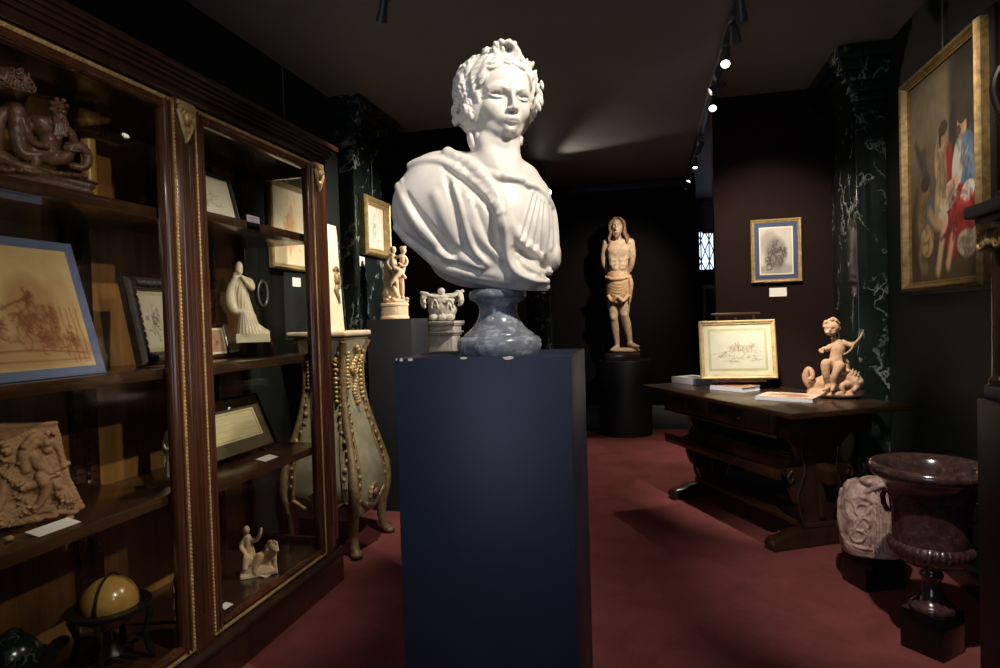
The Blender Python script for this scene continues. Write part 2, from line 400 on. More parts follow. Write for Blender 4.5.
    def hit(s, px, py, d0=-70, d1=70):
        a, b = s.p(px, py, d0), s.p(px, py, d1); prev = None
        for t in np.linspace(0, 1, int((d1-d0)/s.h*1.5)):
            i = np.round((a+(b-a)*t-s.lo)/s.h).astype(int)
            if np.any(i < 0) or np.any(i >= s.n): continue
            v = s.D[tuple(i)]
            if v < 0: return d0+(d1-d0)*t
        return None
    def fold(s, pts, k=3, emb=.3, sub=False, n=5):
        """a strand laid on the surface; pts = (px, py, r)"""
        q = cat_rom(np.array(pts, float), n) if len(pts) > 2 else np.array(pts, float); last = None; P = []
        for px, py, r in q:
            d = s.hit(px, py)
            if d is None: d = last
            if d is None: continue
            if last is not None: d = .5*d+.5*last
            last = d; P.append((*s.p(px, py, d+(emb*r if not sub else -emb*r)), r))
        P = np.array(P)
        if len(P) > 1: s.caps(P[:, :3], P[:, 3], k, sub, True, 1)
        return s
    def rough(s, amp, scale, seed=0):
        g = np.random.default_rng(seed); ph = g.uniform(0, 6.28, (6, 3)); X, Y, Z = [a.astype(np.float32) for a in s._pts((slice(None),)*3)]; f = 0
        for i in range(6):
            kx, ky, kz = g.normal(0, 1/scale, 3)*(1+i*.6); f = f+np.sin(kx*X+ky*Y+kz*Z+ph[i, 0])/(1+i*.5)
        s.D += (amp*.5*f).astype(np.float32); return s
    def cut_below(s, z):   # z in local units
        i = np.searchsorted(s.ax[2], z); Z = s.ax[2][None, None, :]; s.D = np.maximum(s.D, (z-Z).astype(np.float32)); return s
    def mesh(s, name, smooth=1, fac=.6):
        D = np.pad(s.D, 1, constant_values=9.); h = s.h; lo = s.lo-h; S = D < 0; V = D.reshape(-1)
        n = np.array(D.shape); st = np.array([n[1]*n[2], n[2], 1])
        c = S[:-1, :-1, :-1].astype(np.int8); c = sum(S[i:n[0]-1+i, j:n[1]-1+j, k:n[2]-1+k].astype(np.int8) for i in (0, 1) for j in (0, 1) for k in (0, 1))
        act = np.argwhere((c > 0) & (c < 8)); idx = -np.ones(c.shape, np.int32); idx[tuple(act.T)] = np.arange(len(act))
        base = act@st; off = [(i, j, k) for i in (0, 1) for j in (0, 1) for k in (0, 1)]
        val = {o: V[base+int(np.dot(o, st))] for o in off}; pos = np.zeros((len(act), 3)); cnt = np.zeros(len(act))
        for o in off:
            for a in range(3):
                if o[a]: continue
                q = list(o); q[a] = 1; q = tuple(q); A, B = val[o], val[q]; m = (A < 0) != (B < 0)
                t = np.where(m, A/np.where(m, A-B, 1), 0); e = np.tile(np.array(o, float), (len(act), 1)); e[:, a] = t
                pos += e*m[:, None]; cnt += m
        pos = act+pos/cnt[:, None]; F = []
        for a in range(3):
            b, d = (a+1) % 3, (a+2) % 3; sl0 = [slice(1, -1)]*3; sl1 = [slice(1, -1)]*3; sl0[a] = slice(0, -1); sl1[a] = slice(1, None)
            s0, s1 = S[tuple(sl0)], S[tuple(sl1)]; e = np.argwhere(s0 != s1); ins = s0[tuple(e.T)]; o1 = np.ones(3, int); o1[a] = 0; e = e+o1
            eb = np.zeros(3, int); eb[b] = 1; ed = np.zeros(3, int); ed[d] = 1
            q = np.stack([idx[tuple((e-eb-ed).T)], idx[tuple((e-ed).T)], idx[tuple(e.T)], idx[tuple((e-eb).T)]], 1)
            q[~ins] = q[~ins][:, ::-1]; F.append(q)
        F = np.vstack(F)
        for _ in range(smooth):
            acc = np.zeros_like(pos); num = np.zeros(len(pos))
            for i in range(4):
                u, v = F[:, i], F[:, (i+1) % 4]
                for x in range(3): acc[:, x] += np.bincount(u, pos[v, x], len(pos))
                num += np.bincount(u, minlength=len(pos))
            pos = (1-fac)*pos+fac*acc/np.maximum(num, 1)[:, None]
        L = (lo+pos*h)*s.s; W = s.O+L[:, :1]*s.Rt+L[:, 1:2]*s.F+L[:, 2:]*s.U; W[:, 2] += s.dz
        me = bpy.data.meshes.new(name); me.vertices.add(len(W)); me.vertices.foreach_set('co', W.astype(np.float32).ravel())
        me.loops.add(F.size); me.loops.foreach_set('vertex_index', F.astype(np.int32).ravel())
        me.polygons.add(len(F)); me.polygons.foreach_set('loop_start', np.arange(0, F.size, 4, dtype=np.int32))
        try: me.polygons.foreach_set('loop_total', np.full(len(F), 4, np.int32))
        except Exception: pass
        me.update(calc_edges=True); me.validate(); return me
    def put(s, name, mat, parent, smooth=1, fac=.6): return link(name, s.mesh(name, smooth, fac), mat, parent, True, 0)

# ------------------------------------------------------------------ pictures
def vnoise(nx, ny, fx, fy, seed):
    g = np.random.default_rng(seed).uniform(0, 1, (fy+2, fx+2)); x = np.linspace(0, fx, nx); y = np.linspace(0, fy, ny)
    i = x.astype(int); j = y.astype(int); u = x-i; v = (y-j)[:, None]; u = u*u*(3-2*u); v = v*v*(3-2*v)
    a = g[np.ix_(j, i)]*(1-u)+g[np.ix_(j, i+1)]*u; b = g[np.ix_(j+1, i)]*(1-u)+g[np.ix_(j+1, i+1)]*u
    return a*(1-v)+b*v
class Paint:
    def __init__(s, nx, ny, c, c2=None, seed=1, asp=1.):
        s.nx, s.ny = nx, ny; s.U, s.V = np.meshgrid(np.linspace(0, 1, nx), np.linspace(0, 1, ny)); s.asp = asp
        f = .6*vnoise(nx, ny, 5, 5, seed)+.4*vnoise(nx, ny, 19, 17, seed+1); s.I = np.array(c, float)+(np.array(c2 or c, float)-np.array(c, float))*f[..., None]
    def blend(s, m, c, a=1): m = (m*a)[..., None]; s.I = s.I*(1-m)+np.array(c, float)*m; return s
    def blob(s, cx, cy, rx, ry, c, rot=0, soft=.25, a=1):
        x = s.U-cx; y = (s.V-cy)/s.asp; t = R_(rot); X = x*math.cos(t)+y*math.sin(t); Y = -x*math.sin(t)+y*math.cos(t)
        d = np.sqrt((X/rx)**2+(Y*s.asp/ry)**2); return s.blend(np.clip((1+soft*.25-d)/(.5*soft), 0, 1), c, a)
    def line(s, pts, w, c, a=1, curve=True):
        P = cat_rom(np.array(pts, float), 6) if curve and len(pts) > 2 else np.array(pts, float); best = np.full(s.U.shape, 9.)
        for p, q in zip(P[:-1], P[1:]):
            ab = q-p; t = np.clip(((s.U-p[0])*ab[0]+(s.V-p[1])*ab[1])/max(ab@ab, 1e-9), 0, 1)
            best = np.minimum(best, np.hypot(s.U-p[0]-t*ab[0], s.V-p[1]-t*ab[1]))
        return s.blend(np.clip(1.5-best/w, 0, 1), c, a)
    def scribble(s, cx, cy, rx, ry, n, w, c, a=.6, seed=0, curl=.5):
        g = np.random.default_rng(seed)
        for _ in range(n):
            x, y = cx+g.normal(0, rx*.5), cy+g.normal(0, ry*.5); t = g.uniform(0, 6.28); P = [(x, y)]
            for _ in range(3): t += g.normal(0, curl*2); x += math.cos(t)*rx*.28; y += math.sin(t)*ry*.28; P.append((x, y))
            s.line(P, w, c, a*g.uniform(.5, 1))
        return s
    def wash(s, cx, cy, rx, ry, c, a=.3, rot=0): return s.blob(cx, cy, rx, ry, c, rot, .8, a)
def sheet(name, paint, x0, x1, z0, z1, y, mat, parent, th=.002):
    """thin painted sheet facing -y with its own thickness"""
    nx, ny = paint.nx, paint.ny
    X, Z = np.meshgrid(np.linspace(x0, x1, nx), np.linspace(z1, z0, ny)); V = np.stack([X, np.full_like(X, y), Z], -1).reshape(-1, 3)
    i = np.arange(nx*ny).reshape(ny, nx); F = np.stack([i[:-1, :-1], i[1:, :-1], i[1:, 1:], i[:-1, 1:]], -1).reshape(-1, 4).tolist()
    n = len(V); e = [i[0, 0], i[0, -1], i[-1, -1], i[-1, 0]]; B = V[e].copy(); B[:, 1] += th; V = np.vstack([V, B])
    me = bpy.data.meshes.new(name); F.append([n, n+1, n+2, n+3]); 
    sides = [list(i[0, :]), list(i[:, -1]), list(i[-1, ::-1]), list(i[::-1, 0])]
    for k, sd in enumerate(sides): F.append([int(q) for q in sd]+[n+(k+1) % 4, n+k])
    me.from_pydata(V.tolist(), [], F); c = np.ones((len(V), 4), np.float32); c[:n, :3] = lin(np.clip(paint.I, 0, 255)).reshape(-1, 3); c[n:, :3] = c[e, :3]
    at = me.color_attributes.new('Col', 'FLOAT_COLOR', 'POINT'); at.data.foreach_set('color', c.ravel())
    o = link(name, me, mat, parent); return o
def picture(name, label, cat, loc, rotz, w, h, fmat, bw, depth, paint, mounts=(), lean=0, group=None, pmat='sketch', pane=False, rod=0, step=None, card=None):
    """frame facing -y, bottom centre at loc; mounts = [(margin, material)] from the frame inwards"""
    t = thing(name, label, cat, loc, rotz, group, -lean)
    m = MB(); m.frame(w, h, [(0, .012), (0, -depth*.55), (bw*.12, -depth*.8), (bw*.3, -depth), (bw*.5, -depth*.86), (bw*.7, -depth*.5), (bw*.8, -depth*.55), (bw*.92, -depth*.32), (bw, -depth*.3), (bw, .012)])
    m.build('frame', fmat, t, sharp=25)
    y = -.001; ins = bw*.9
    MB().box(-w/2+ins, w/2-ins, .001, .012, ins, h-ins).build('backing_board', 'black', t)
    for k, (mg, mm) in enumerate(mounts):
        MB().box(-w/2+ins, w/2-ins, y-.001, .001, ins, h-ins).build('mount', mm, t); ins += mg; y -= .0012
    sheet('canvas' if pmat == 'oil' else 'drawing', paint, -w/2+ins, w/2-ins, ins, h-ins, y-.001, pmat, t, .001)
    if pane: MB().box(-w/2+bw*.9, w/2-bw*.9, y-.006, y-.004, bw*.9, h-bw*.9).build('pane', 'glass', t)
    if rod: MB().tube([(0, .006, h-.01), (0, .006, h+rod)], .003, 8).build('hanging_rod', 'wire', t)
    return t
# ------------------------------------------------------------------ navy pedestal and the marble bust
def pedestal(name, label, x0, x1, y0, y1, h, mat, chips=(), cat='pedestal'):
    t = thing(name, label, cat, ((x0+x1)/2, (y0+y1)/2, 0)); X, Y = (x1-x0)/2, (y1-y0)/2
    MB().box(-X, X, -Y, Y, 0, h-.0, .003).build('body', mat, t)
    return t
pb = pedestal('navy_pedestal', 'tall navy blue painted box pedestal with chipped top edges, carrying the large marble bust', -.718, -.210, 1.663, 2.04, 1.2, 'navy')
g = random.Random(3)
for px, dx, dz in ((401, .012, .010), (410, .016, .009), (463, .022, .006), (508, .034, .009), (396, .004, .008)):
    x = aty(px, 357, 1.66)[0]+.464
    poly = [(x+dx*.5*math.cos(a)*g.uniform(.7, 1.1), 1.2005-dz*.5+dz*.5*math.sin(a)*g.uniform(.8, 1.1)) for a in np.linspace(0, 6.28, 10)[:-1]]
    MB().prism(poly, 'y', -.1895, -.178).build('paint_chip', 'chip', pb, sharp=30)

BY = 1.825
bust = thing('marble_bust', 'large white marble bust of a wreathed woman in draped cloth, on a grey marble socle', 'bust', tuple(aty(499.5, 352, BY)[:2])+(1.2,))
def make_bust():
    s = Sculpt(500, 200, aty(500, 200, BY), (380, 566, 30, 302, -64, 62), .72)
    E, T = s.E, s.T
    # trunk with the cut-off arms
    E(474, 222, 6, 58, 62, 40, 8); E(500, 226, 2, 46, 56, 38, 10); E(438, 205, 10, 42, 48, 36, 12); E(418.5, 213, 10, 26.5, 37, 30, 8)
    E(532, 226, 12, 22, 44, 30, 10); E(500, 180, 8, 40, 22, 26, 12); E(484, 262, 4, 52, 26, 36, 8); E(512, 272, 0, 34, 20, 34, 6); E(545, 252, 14, 12, 24, 24, 6)
    E(450, 166, 14, 34, 14, 22, 12); E(536, 196, 12, 14, 14, 20, 8)
    # neck
    T([(496, 118, 0, 21), (496, 140, 0, 20.5), (495, 158, 2, 22), (494, 176, 4, 30)], 8)
    T([(484, 142, -12, 5), (492, 160, -18, 4), (501, 173, -26, 3)], 9); T([(512, 138, -4, 8), (512, 156, -6, 8), (511, 170, -10, 8)], 5)
    # collar bones
    T([(505, 176, -29, 3), (522, 180, -22, 3.5), (538, 186, -8, 3)], 5); T([(496, 176, -29, 3), (482, 174, -24, 3.5)], 5)
    # under-bust hollow: the shell is cut back underneath
    T([(380, 262, 0, 22), (400, 276, 0, 20), (424, 296, 0, 18), (448, 310, 0, 18)], 6, True)
    E(470, 318, 0, 60, 24, 70, 5, sub=True); E(520, 322, 0, 60, 28, 70, 5, sub=True)
    # drapery folds laid on the surface (px, py, radius)
    f = s.fold
    f([(448, 153, 6), (458, 160, 7), (470, 166, 7), (482, 177, 6.5), (494, 192, 6), (503, 210, 5.5), (512, 228, 5), (524, 243, 5), (540, 258, 4)], 4, .1)
    f([(398, 176, 4), (412, 166, 5), (428, 161, 5.5), (443, 163, 5), (459, 173, 5), (478, 187, 5), (496, 208, 4.5), (508, 226, 4)], 4, .2)
    f([(398, 186, 3), (404, 200, 4), (413, 216, 5), (424, 231, 5.5), (436, 243, 5), (449, 257, 4)], 5, .25)
    f([(452, 184, 3), (456, 198, 5), (462, 216, 6), (467, 236, 5.5), (474, 252, 5), (486, 264, 4)], 5, .2)
    f([(466, 196, 3), (470, 212, 4.5), (477, 230, 5), (488, 247, 5), (503, 260, 4)], 5, .25)
    f([(500, 208, 5), (503, 226, 7), (505, 246, 7.5), (511, 264, 7), (522, 276, 6), (538, 280, 5), (547, 281, 3)], 5, .1)
    f([(436, 196, 2.5), (444, 212, 4), (451, 228, 4), (458, 242, 3)], 8, .7)
    f([(396, 228, 3), (412, 243, 4), (430, 258, 4.5), (450, 270, 5), (475, 278, 5), (500, 283, 5), (526, 286, 4.5), (546, 287, 4)], 5, .2)
    f([(440, 252, 3), (456, 264, 4), (474, 271, 4), (494, 275, 4), (510, 280, 3)], 5, .3)
    f([(450, 246, 2.5), (466, 260, 3), (482, 267, 3)], 4, .3)
    # valleys
    for pts in ([(446, 176, 2), (453, 200, 3.5), (459, 224, 4), (465, 246, 3.5), (478, 262, 2.5)], [(492, 212, 2), (494, 234, 4), (499, 254, 4), (508, 272, 2.5)],
                [(406, 194, 2), (418, 214, 3.5), (432, 232, 4), (446, 248, 4.5), (453, 252, 5)], [(404, 236, 2), (426, 252, 3), (452, 264, 3), (476, 272, 2.5)],
                [(514, 250, 3), (520, 264, 4), (532, 272, 3)], [(444, 168, 1.5), (462, 180, 2.5), (484, 200, 2.5), (497, 222, 2)], [(524, 252, 3), (536, 262, 4), (544, 266, 3)],
                [(476, 208, 1.5), (482, 228, 2.5), (492, 246, 2)]):
        f(pts, 4, .35, True)
    # crisp crests along the folds
    for pts in ([(398, 174, 1.4), (412, 164, 1.8), (430, 160, 2), (446, 163, 2), (462, 174, 1.6)], [(402, 180, 1.4), (408, 200, 1.9), (420, 222, 2.1), (436, 242, 2), (449, 256, 1.4)], [(455, 188, 1.4), (462, 210, 2), (468, 234, 2), (476, 253, 1.6), (486, 263, 1.2)],
                [(503, 213, 1.6), (506, 234, 2.2), (508, 256, 2.2), (516, 272, 2), (532, 280, 1.8), (546, 282, 1.2)], [(404, 234, 1.3), (424, 252, 1.8), (448, 268, 2), (476, 277, 2), (506, 282, 1.8)],
                [(470, 200, 1.2), (476, 220, 1.8), (487, 244, 1.8), (502, 259, 1.3)], [(518, 256, 1.1), (526, 266, 1.5), (540, 273, 1.1)]):
        f(pts, 3, .4)
    # tunic pleats falling from the shoulder button
    for a in ((532, 192, 519, 236), (536, 194, 524, 242), (540, 197, 530, 246), (543, 200, 537, 250), (546, 204, 544, 252), (549, 208, 550, 248)):
        f([(a[0], a[1], 1.8), ((a[0]+a[2])/2+1.5, (a[1]+a[3])/2, 2.6), (a[2], a[3], 2)], 3.5, .55)
    for a in ((534, 195, 522, 238), (538, 198, 527, 244), (542, 201, 534, 248), (545, 204, 541, 251)):
        f([(a[0], a[1], 1), ((a[0]+a[2])/2+1, (a[1]+a[3])/2, 1.7), (a[2], a[3], 1.2)], 2.5, .8, True)
    E(541, 192, -6, 5, 4, 5, 2); E(546, 196, -2, 4, 4, 4, 2); f([(528, 184, 3), (538, 188, 3.5), (547, 198, 3.5), (553, 212, 3.5), (556, 232, 3), (556, 252, 4)], 3, .1)
    E(554, 258, 10, 7, 13, 16, 4); E(544, 264, -8, 5, 7, 9, 2, sub=True); E(549, 272, 0, 4, 4, 8, 2)
    # rough little ruffles on the collar
    for px, py, ex, ey in ((449, 158, 456, 152), (455, 165, 463, 158), (462, 170, 470, 163), (470, 177, 478, 170), (478, 184, 485, 177), (486, 193, 492, 187), (492, 203, 499, 198), (498, 214, 505, 210)):
        f([(px, py, 1.4), ((px+ex)/2+1, (py+ey)/2+1, 2.2), (ex, ey, 1.4)], 2.5, .65)
    # ---------------- head (canonical: face looks to -y, origin between the eyes)
    R = rotm(0, 0, 24)@rotm(5, 0, 0); s.R = R; s.t = s.p(511, 94.5, -27)-R@np.array([0, -33, 0])
    e, c = s.ell, s.caps
    e((0, 5, 10), (33, 40, 36), 2); e((0, -9, -11), (24.5, 24, 27), 6); e((0, -13, -22), (14.5, 19, 14), 6); e((0, -29, -31.5), (6.4, 6.6, 5.6), 5)
    e((0, -14, 14), (26, 22, 20), 5)
    for q_ in (-1, 1):
        e((q_*15, -20, -11), (10, 11, 11), 5); c([(q_*20, -8, -12), (q_*17, -14, -24), (q_*8, -25, -32.5)], [4.6, 4, 3.6], 6)
        e((q_*12.4, -37.4, -.6), (6.8, 5.6, 3.6), 5, True)
        e((q_*13.4, -25.4, -.4), (7.2, 6.3, 4.8), 1.)
        c([(q_*6.8, -31.0, -.8), (q_*10, -32.9, 1.5), (q_*13.6, -33.3, 2.4), (q_*17.4, -31.6, 1.6), (q_*21, -28.2, -1)], [.7, .9, 1.0, .9, .7], 1)
        c([(q_*6.8, -31.0, -1.2), (q_*10, -31.9, -2.9), (q_*14, -32.1, -3.6), (q_*18, -30.4, -2.8), (q_*21.5, -27.8, -1.2)], [.6, .7, .8, .7, .6], 1.8)
        c([(q_*4, -35, 3.6), (q_*9, -35.2, 5.4), (q_*15, -33.4, 6.0), (q_*21, -28.6, 4)], [1.6, 1.5, 1.5, 1.3], 6)
        e((q_*3.8, -37.6, -14.8), (2.4, 3.2, 2.2), 2); e((q_*2.6, -40, -17), (1.2, 1.8, .8), 1, True)
        c([(q_*6.6, -33.9, -23.3), (q_*4, -36.4, -22.4), (q_*1.2, -37.4, -22.3)], [.8, 1.3, 1.4], 1.8)
    e((0, -28.6, -22.5), (11, 8.4, 8), 6)
    c([(0, -35.5, 8), (0, -37.6, -2), (0, -40.6, -9.5), (0, -41.6, -13.6)], [2.8, 2.2, 2.4, 3.0], 3.5)
    c([(-5.4, -34, -25.2), (-3, -35.6, -26), (0, -36.2, -26.2), (3, -35.6, -26), (5.4, -34, -25.2)], [.8, 1.5, 1.8, 1.5, .8], 1.8)
    c([(-7, -33.8, -23.8), (-4, -36.4, -24.1), (0, -37.3, -24.2), (4, -36.4, -24.1), (7, -33.8, -23.8)], .75, .6, True)
    e((0, -38.4, -29.6), (6, 3.4, 1.6), 3, True)
    # hair mass, parted waves over the temples and curls
    e((0, 11, 11), (36, 40, 37.6), 2)
    e((-27, 2, -8), (9, 20, 24), 6); e((27, 4, -6), (8, 20, 22), 6); e((-22, 13, -22), (8, 12, 9), 5)
    g = np.random.default_rng(11); HC = np.array([0, 6, 9.]); HR = np.array([33.5, 42, 36])
    def onhair(phi, eps, up): 
        v = np.array([math.sin(R_(phi))*math.cos(R_(eps)), -math.cos(R_(phi))*math.cos(R_(eps)), math.sin(R_(eps))]); return HC+v*(HR+up)
    for q_ in (-1, 1):
        for j in range(12):
            pts = []; rr = []; ph0 = j*.9+q_
            for t in np.linspace(0, 1, 17):
                ep = (33+6*j)*max(0, math.cos(t*1.57))**1.1-(36+1.5*j)*t*t+2.6*math.sin(t*19+ph0); ph = (58+6*j)*math.sin(t*1.571)**.92+2.2*math.cos(t*19+ph0)
                pts.append(onhair(q_*ph, ep, 1.6+.9*math.sin(t*27+ph0*2.3)*min(1, t*3)+(.9 if j < 2 else 0))); rr.append(1.5+.8*min(1, t*2.5)+.35*math.sin(j*2.1))
            c(pts, rr, .6, n=2)
        for j in range(6):            # strands falling beside the cheeks to the nape
            pts = []
            for t in np.linspace(0, 1, 10):
                pts.append((q_*(30+3*math.sin(t*2.6)+1.8*math.sin(t*12+j*2)-5*t*t), -10+j*6.5+t*(10-j)+2.2*math.cos(t*12+j*2), 12-t*(42-j*2)))
            c(pts, [2.2]+[3.2]*8+[1.8], 1., n=2)
    def curl(o, n, r, turns=1.3, th=1.7):
        """a coiled lock lying on the hair surface at o with outward normal n"""
        n = np.array(n, float); n /= np.linalg.norm(n); a = np.cross(n, [.3, .2, 1]); a /= np.linalg.norm(a); b = np.cross(n, a); p0 = g.uniform(0, 6.28); P = []
        for t in np.linspace(0, 1, 11):
            th_ = p0+turns*6.28*t; rr = r*(1-.75*t); P.append(np.array(o)+rr*(a*math.cos(th_)+b*math.sin(th_))+n*(2.0+2.2*t))
        c(P, [th*.7]+[th]*9+[th*.8], .6, n=2)
    for i in range(120):
        u = g.uniform(-1, 1); ph = g.uniform(0, 6.28); v = np.array([math.cos(ph)*math.sqrt(1-u*u), math.sin(ph)*math.sqrt(1-u*u), u])
        if v[1] < -.30 and v[2] < .80: continue
        if v[2] < -.62: continue
        o = np.array([0, 9, 11])+v*np.array([36.5, 38.5, 37.5]); curl(o, v/np.array([36, 38, 37]), g.uniform(5, 8), g.uniform(1, 1.5), g.uniform(1.9, 2.7))
    for i in range(90):
        phi = g.uniform(-138, -70) if i < 70 else g.uniform(70, 120); eps = g.uniform(-40, 48)
        o = onhair(phi, eps, 1.5); curl(o, (o-HC)/HR**2, g.uniform(3.6, 5.6), g.uniform(1, 1.6), g.uniform(1.5, 2.1))
    for i in range(26):
        z = g.uniform(-30, 14); o = (-35+g.uniform(-2, 2)-(z < -18)*-5, g.uniform(-10, 24), z); curl(o, (-1, g.uniform(-.6, .3), 0), g.uniform(4, 6), 1.2, 1.9)
    # back coil of hair on the neck
    c([(-22, 8, -20), (-26, 2, -33), (-25, -1, -44), (-20, -3, -53)], [5, 5.5, 5, 2.5], 2); c([(-26, 2, -22), (-29, -3, -36), (-25, -6, -50)], [2.4, 3, 2], .8); c([(-23, -6, -24), (-24.5, -8.5, -36), (-21, -8, -48)], [1.8, 2.6, 1.8], .8)
    # wreath leaves on the far side
    s.R = np.eye(3); s.t = np.zeros(3)
    for i in range(30):
        t = g.uniform(0, 1); px = 524+14*math.sin(t*2.6)+g.normal(0, 2); py = 62+t*54+g.normal(0, 2)
        E(px, py, -6+g.uniform(-9, 9), 2.2, 5.2, 3.2, .8, rot=float(g.uniform(-45, 45)), yaw=float(g.uniform(-40, 40)))
    for i in range(34):
        t = g.uniform(0, 1); px = 494-33*t+g.normal(0, 2); py = 56+26*t*t+g.normal(0, 3)
        E(px, py, -16+22*t+g.uniform(-5, 5), 2.4, 5, 3.4, .8, rot=float(g.uniform(10, 80)), yaw=float(g.uniform(-40, 40)))
    for px, py, rt in ((518, 53, -20), (522, 60, -30), (525, 67, -35), (516, 60, -15)):
        E(px, py, -14, 3, 8, 5, 1, rot=rt)
    # rose-like knot on top
    E(505, 57, -12, 14, 12, 13, 4); E(505, 51, -15, 12, 9.5, 8, 3)
    for i in range(10):
        a = i*6.28/10; E(505+10.8*math.cos(a), 49.5+7.6*math.sin(a), -21+2.5*math.sin(a), 4, 2.8, 4, 1.6, rot=float(-math.degrees(a)+90))
    E(505.5, 49.5, -24, 7.5, 4.8, 4.5, 1, sub=True); E(508.5, 48.5, -20, 4, 3.4, 8, 1, sub=True); T([(500, 46, -21, 1.5), (503.5, 49.5, -22, 1.8), (501, 53, -21, 1.5)], 1)
    # drop at the ear lobe
    E(520.6, 143, 0, 2.2, 3, 3, 1); E(521.6, 139, 1, 1.8, 2.2, 2.4, 1); T([(519, 136, 2, 2), (521, 139, 1, 1.6)], 1)
    return s
make_bust().put('bust', 'white_marble', bust, 1, .45)
def lathe_px(cx, y, prof, z0px=None):
    """profile from pixel half-widths and heights: [(half width px, py)] around the vertical axis through pixel cx at depth y"""
    out = []
    for hw, py in prof:
        c = aty(cx, py, y); out.append((abs(aty(cx+hw, py, y)[0]-c[0]), c[2]))
    return out
pr = lathe_px(499.5, BY, [(24, 289), (27.5, 291), (28.5, 295), (27.5, 299), (23, 301.5), (20, 304), (18.6, 309), (19, 315), (21.5, 321), (26, 327), (31, 331.5), (34, 333.5), (34.5, 335.5), (40, 337.5), (41.5, 341), (41.8, 346), (40.5, 350.5), (39, 352)])
pr[-1] = (pr[-1][0], 1.2); pr = [(r, z-1.2) for r, z in pr[::-1]]
MB().lathe(pr, 72).build('socle', 'grey_marble', bust, sharp=50)
# ------------------------------------------------------------------ the room
XL, XR, YB, ZT, YN = -2.10, 1.40, 7.34, 2.86, -2.6
m = MB(); m.box(XL-.1, XR+.9, YN-.1, 9.2, -.1, 0); struct(m, 'floor', 'carpet')
m = MB(); m.box(XL-.1, XR+.9, YN-.1, 9.2, ZT, ZT+.1); struct(m, 'ceiling', 'ceiling')
m = MB(); m.box(XL-.1, XL, YN-.1, YB+.1, 0, ZT); struct(m, 'wall_left', 'wall_green')
m = MB(); m.box(XR, XR+.1, YN, 4.80, 0, ZT); struct(m, 'wall_right', 'wall_green')
m = MB(); m.box(XL, .535, YB, YB+.1, 0, ZT); struct(m, 'wall_back', 'velvet_black')
m = MB(); m.box(.535, .545, YB+.1, 9.1, 0, ZT); m.box(1.9, 2.0, 4.8, 9.1, 0, ZT); m.box(1.40, 1.9, 4.8, 4.9, 0, ZT); struct(m, 'wall_passage', 'wall_green')
# passage end wall with the barred window
wy = 9.0; a0, a1 = aty(699, 272, wy), aty(716, 229, wy)
m = MB(); X0, X1, Z0, Z1 = a0[0]-.02, a0[0]+.52, a0[2], a1[2]
m.box(.535, X0, wy, wy+.1, 0, ZT); m.box(X1, 1.95, wy, wy+.1, 0, ZT); m.box(X0, X1, wy, wy+.1, 0, Z0); struct(m, 'wall_passage_end', 'wall_green')
m = MB(); m.box(X0, X1, wy, wy+.1, Z1, ZT); struct(m, 'wall_passage_top', 'pale_wall')
wn = thing('window_1', 'small barred window glowing with daylight at the end of the passage', 'window', ((X0+X1)/2, wy, Z0)); wn['kind'] = 'structure'; del wn['category']
W, H = (X1-X0)/2, Z1-Z0
MB().box(-W, W, .05, .06, 0, H).build('pane', 'sky', wn)
m = MB(); m.frame(2*W, H, [(0, 0), (0, -.02), (.03, -.02), (.03, .05), (0, .05)]); m.build('frame', 'black', wn)
m = MB(); n = 5
for i in range(n):
    for q_ in (-1, 1):
        x0 = -W+2*W*i/n; x1 = x0+2*W/n
        m.tube([(x0 if q_ > 0 else x1, .02, .02), ((x0+x1)/2, .012, H/4), (x1 if q_ > 0 else x0, .02, H/2)], .007, 6); m.tube([(x0 if q_ > 0 else x1, .02, H/2), ((x0+x1)/2, .012, H*.75), (x1 if q_ > 0 else x0, .02, H-.02)], .007, 6)
    m.tube([(-W+2*W*(i+.5)/n, .02, 0), (-W+2*W*(i+.5)/n, .02, H)], .008, 6)
m.build('lattice', 'dark_metal', wn)
m = MB(); rx = aty(714.5, 240, wy)[0]-(X0+X1)/2
m.box(rx-.02, rx+.02, -.05, -.02, 0, H*.98); m.box(rx-.16, rx+.02, -.05, -.02, H*.9, H*.98); m.build('red_bracket', 'red', wn)
picture('framed_print', 'white framed dark print below the barred window at the end of the passage', 'picture', (aty(719, 330, wy-.02)[0], wy-.02, aty(712, 330, wy)[2]), 0, .42, .62, 'paper', .03, .02,
        Paint(20, 30, (40, 50, 84), (70, 80, 120), 4), [(.02, 'paper')])
# wall behind the camera, with an assumed shop window added around the cool area light
m = MB(); m.box(XL, XR, YN-.1, YN, 0, .55); m.box(XL, XR, YN-.1, YN, 2.45, ZT); m.box(XL, -2.0, YN-.1, YN, .55, 2.45); m.box(-.35, XR, YN-.1, YN, .55, 2.45); struct(m, 'wall_front', 'wall_green')
m = MB(); m.frame(1.65, 1.9, [(0, .05), (0, -.04), (.06, -.04), (.06, .05)]); m.box(-.02, .02, -.03, .04, .06, 1.84); o = struct(m, 'window_assumed', 'walnut'); o.matrix_basis = Matrix.Translation((-1.175, YN-.05, .55)) @ Euler((0, 0, math.pi)).to_matrix().to_4x4()
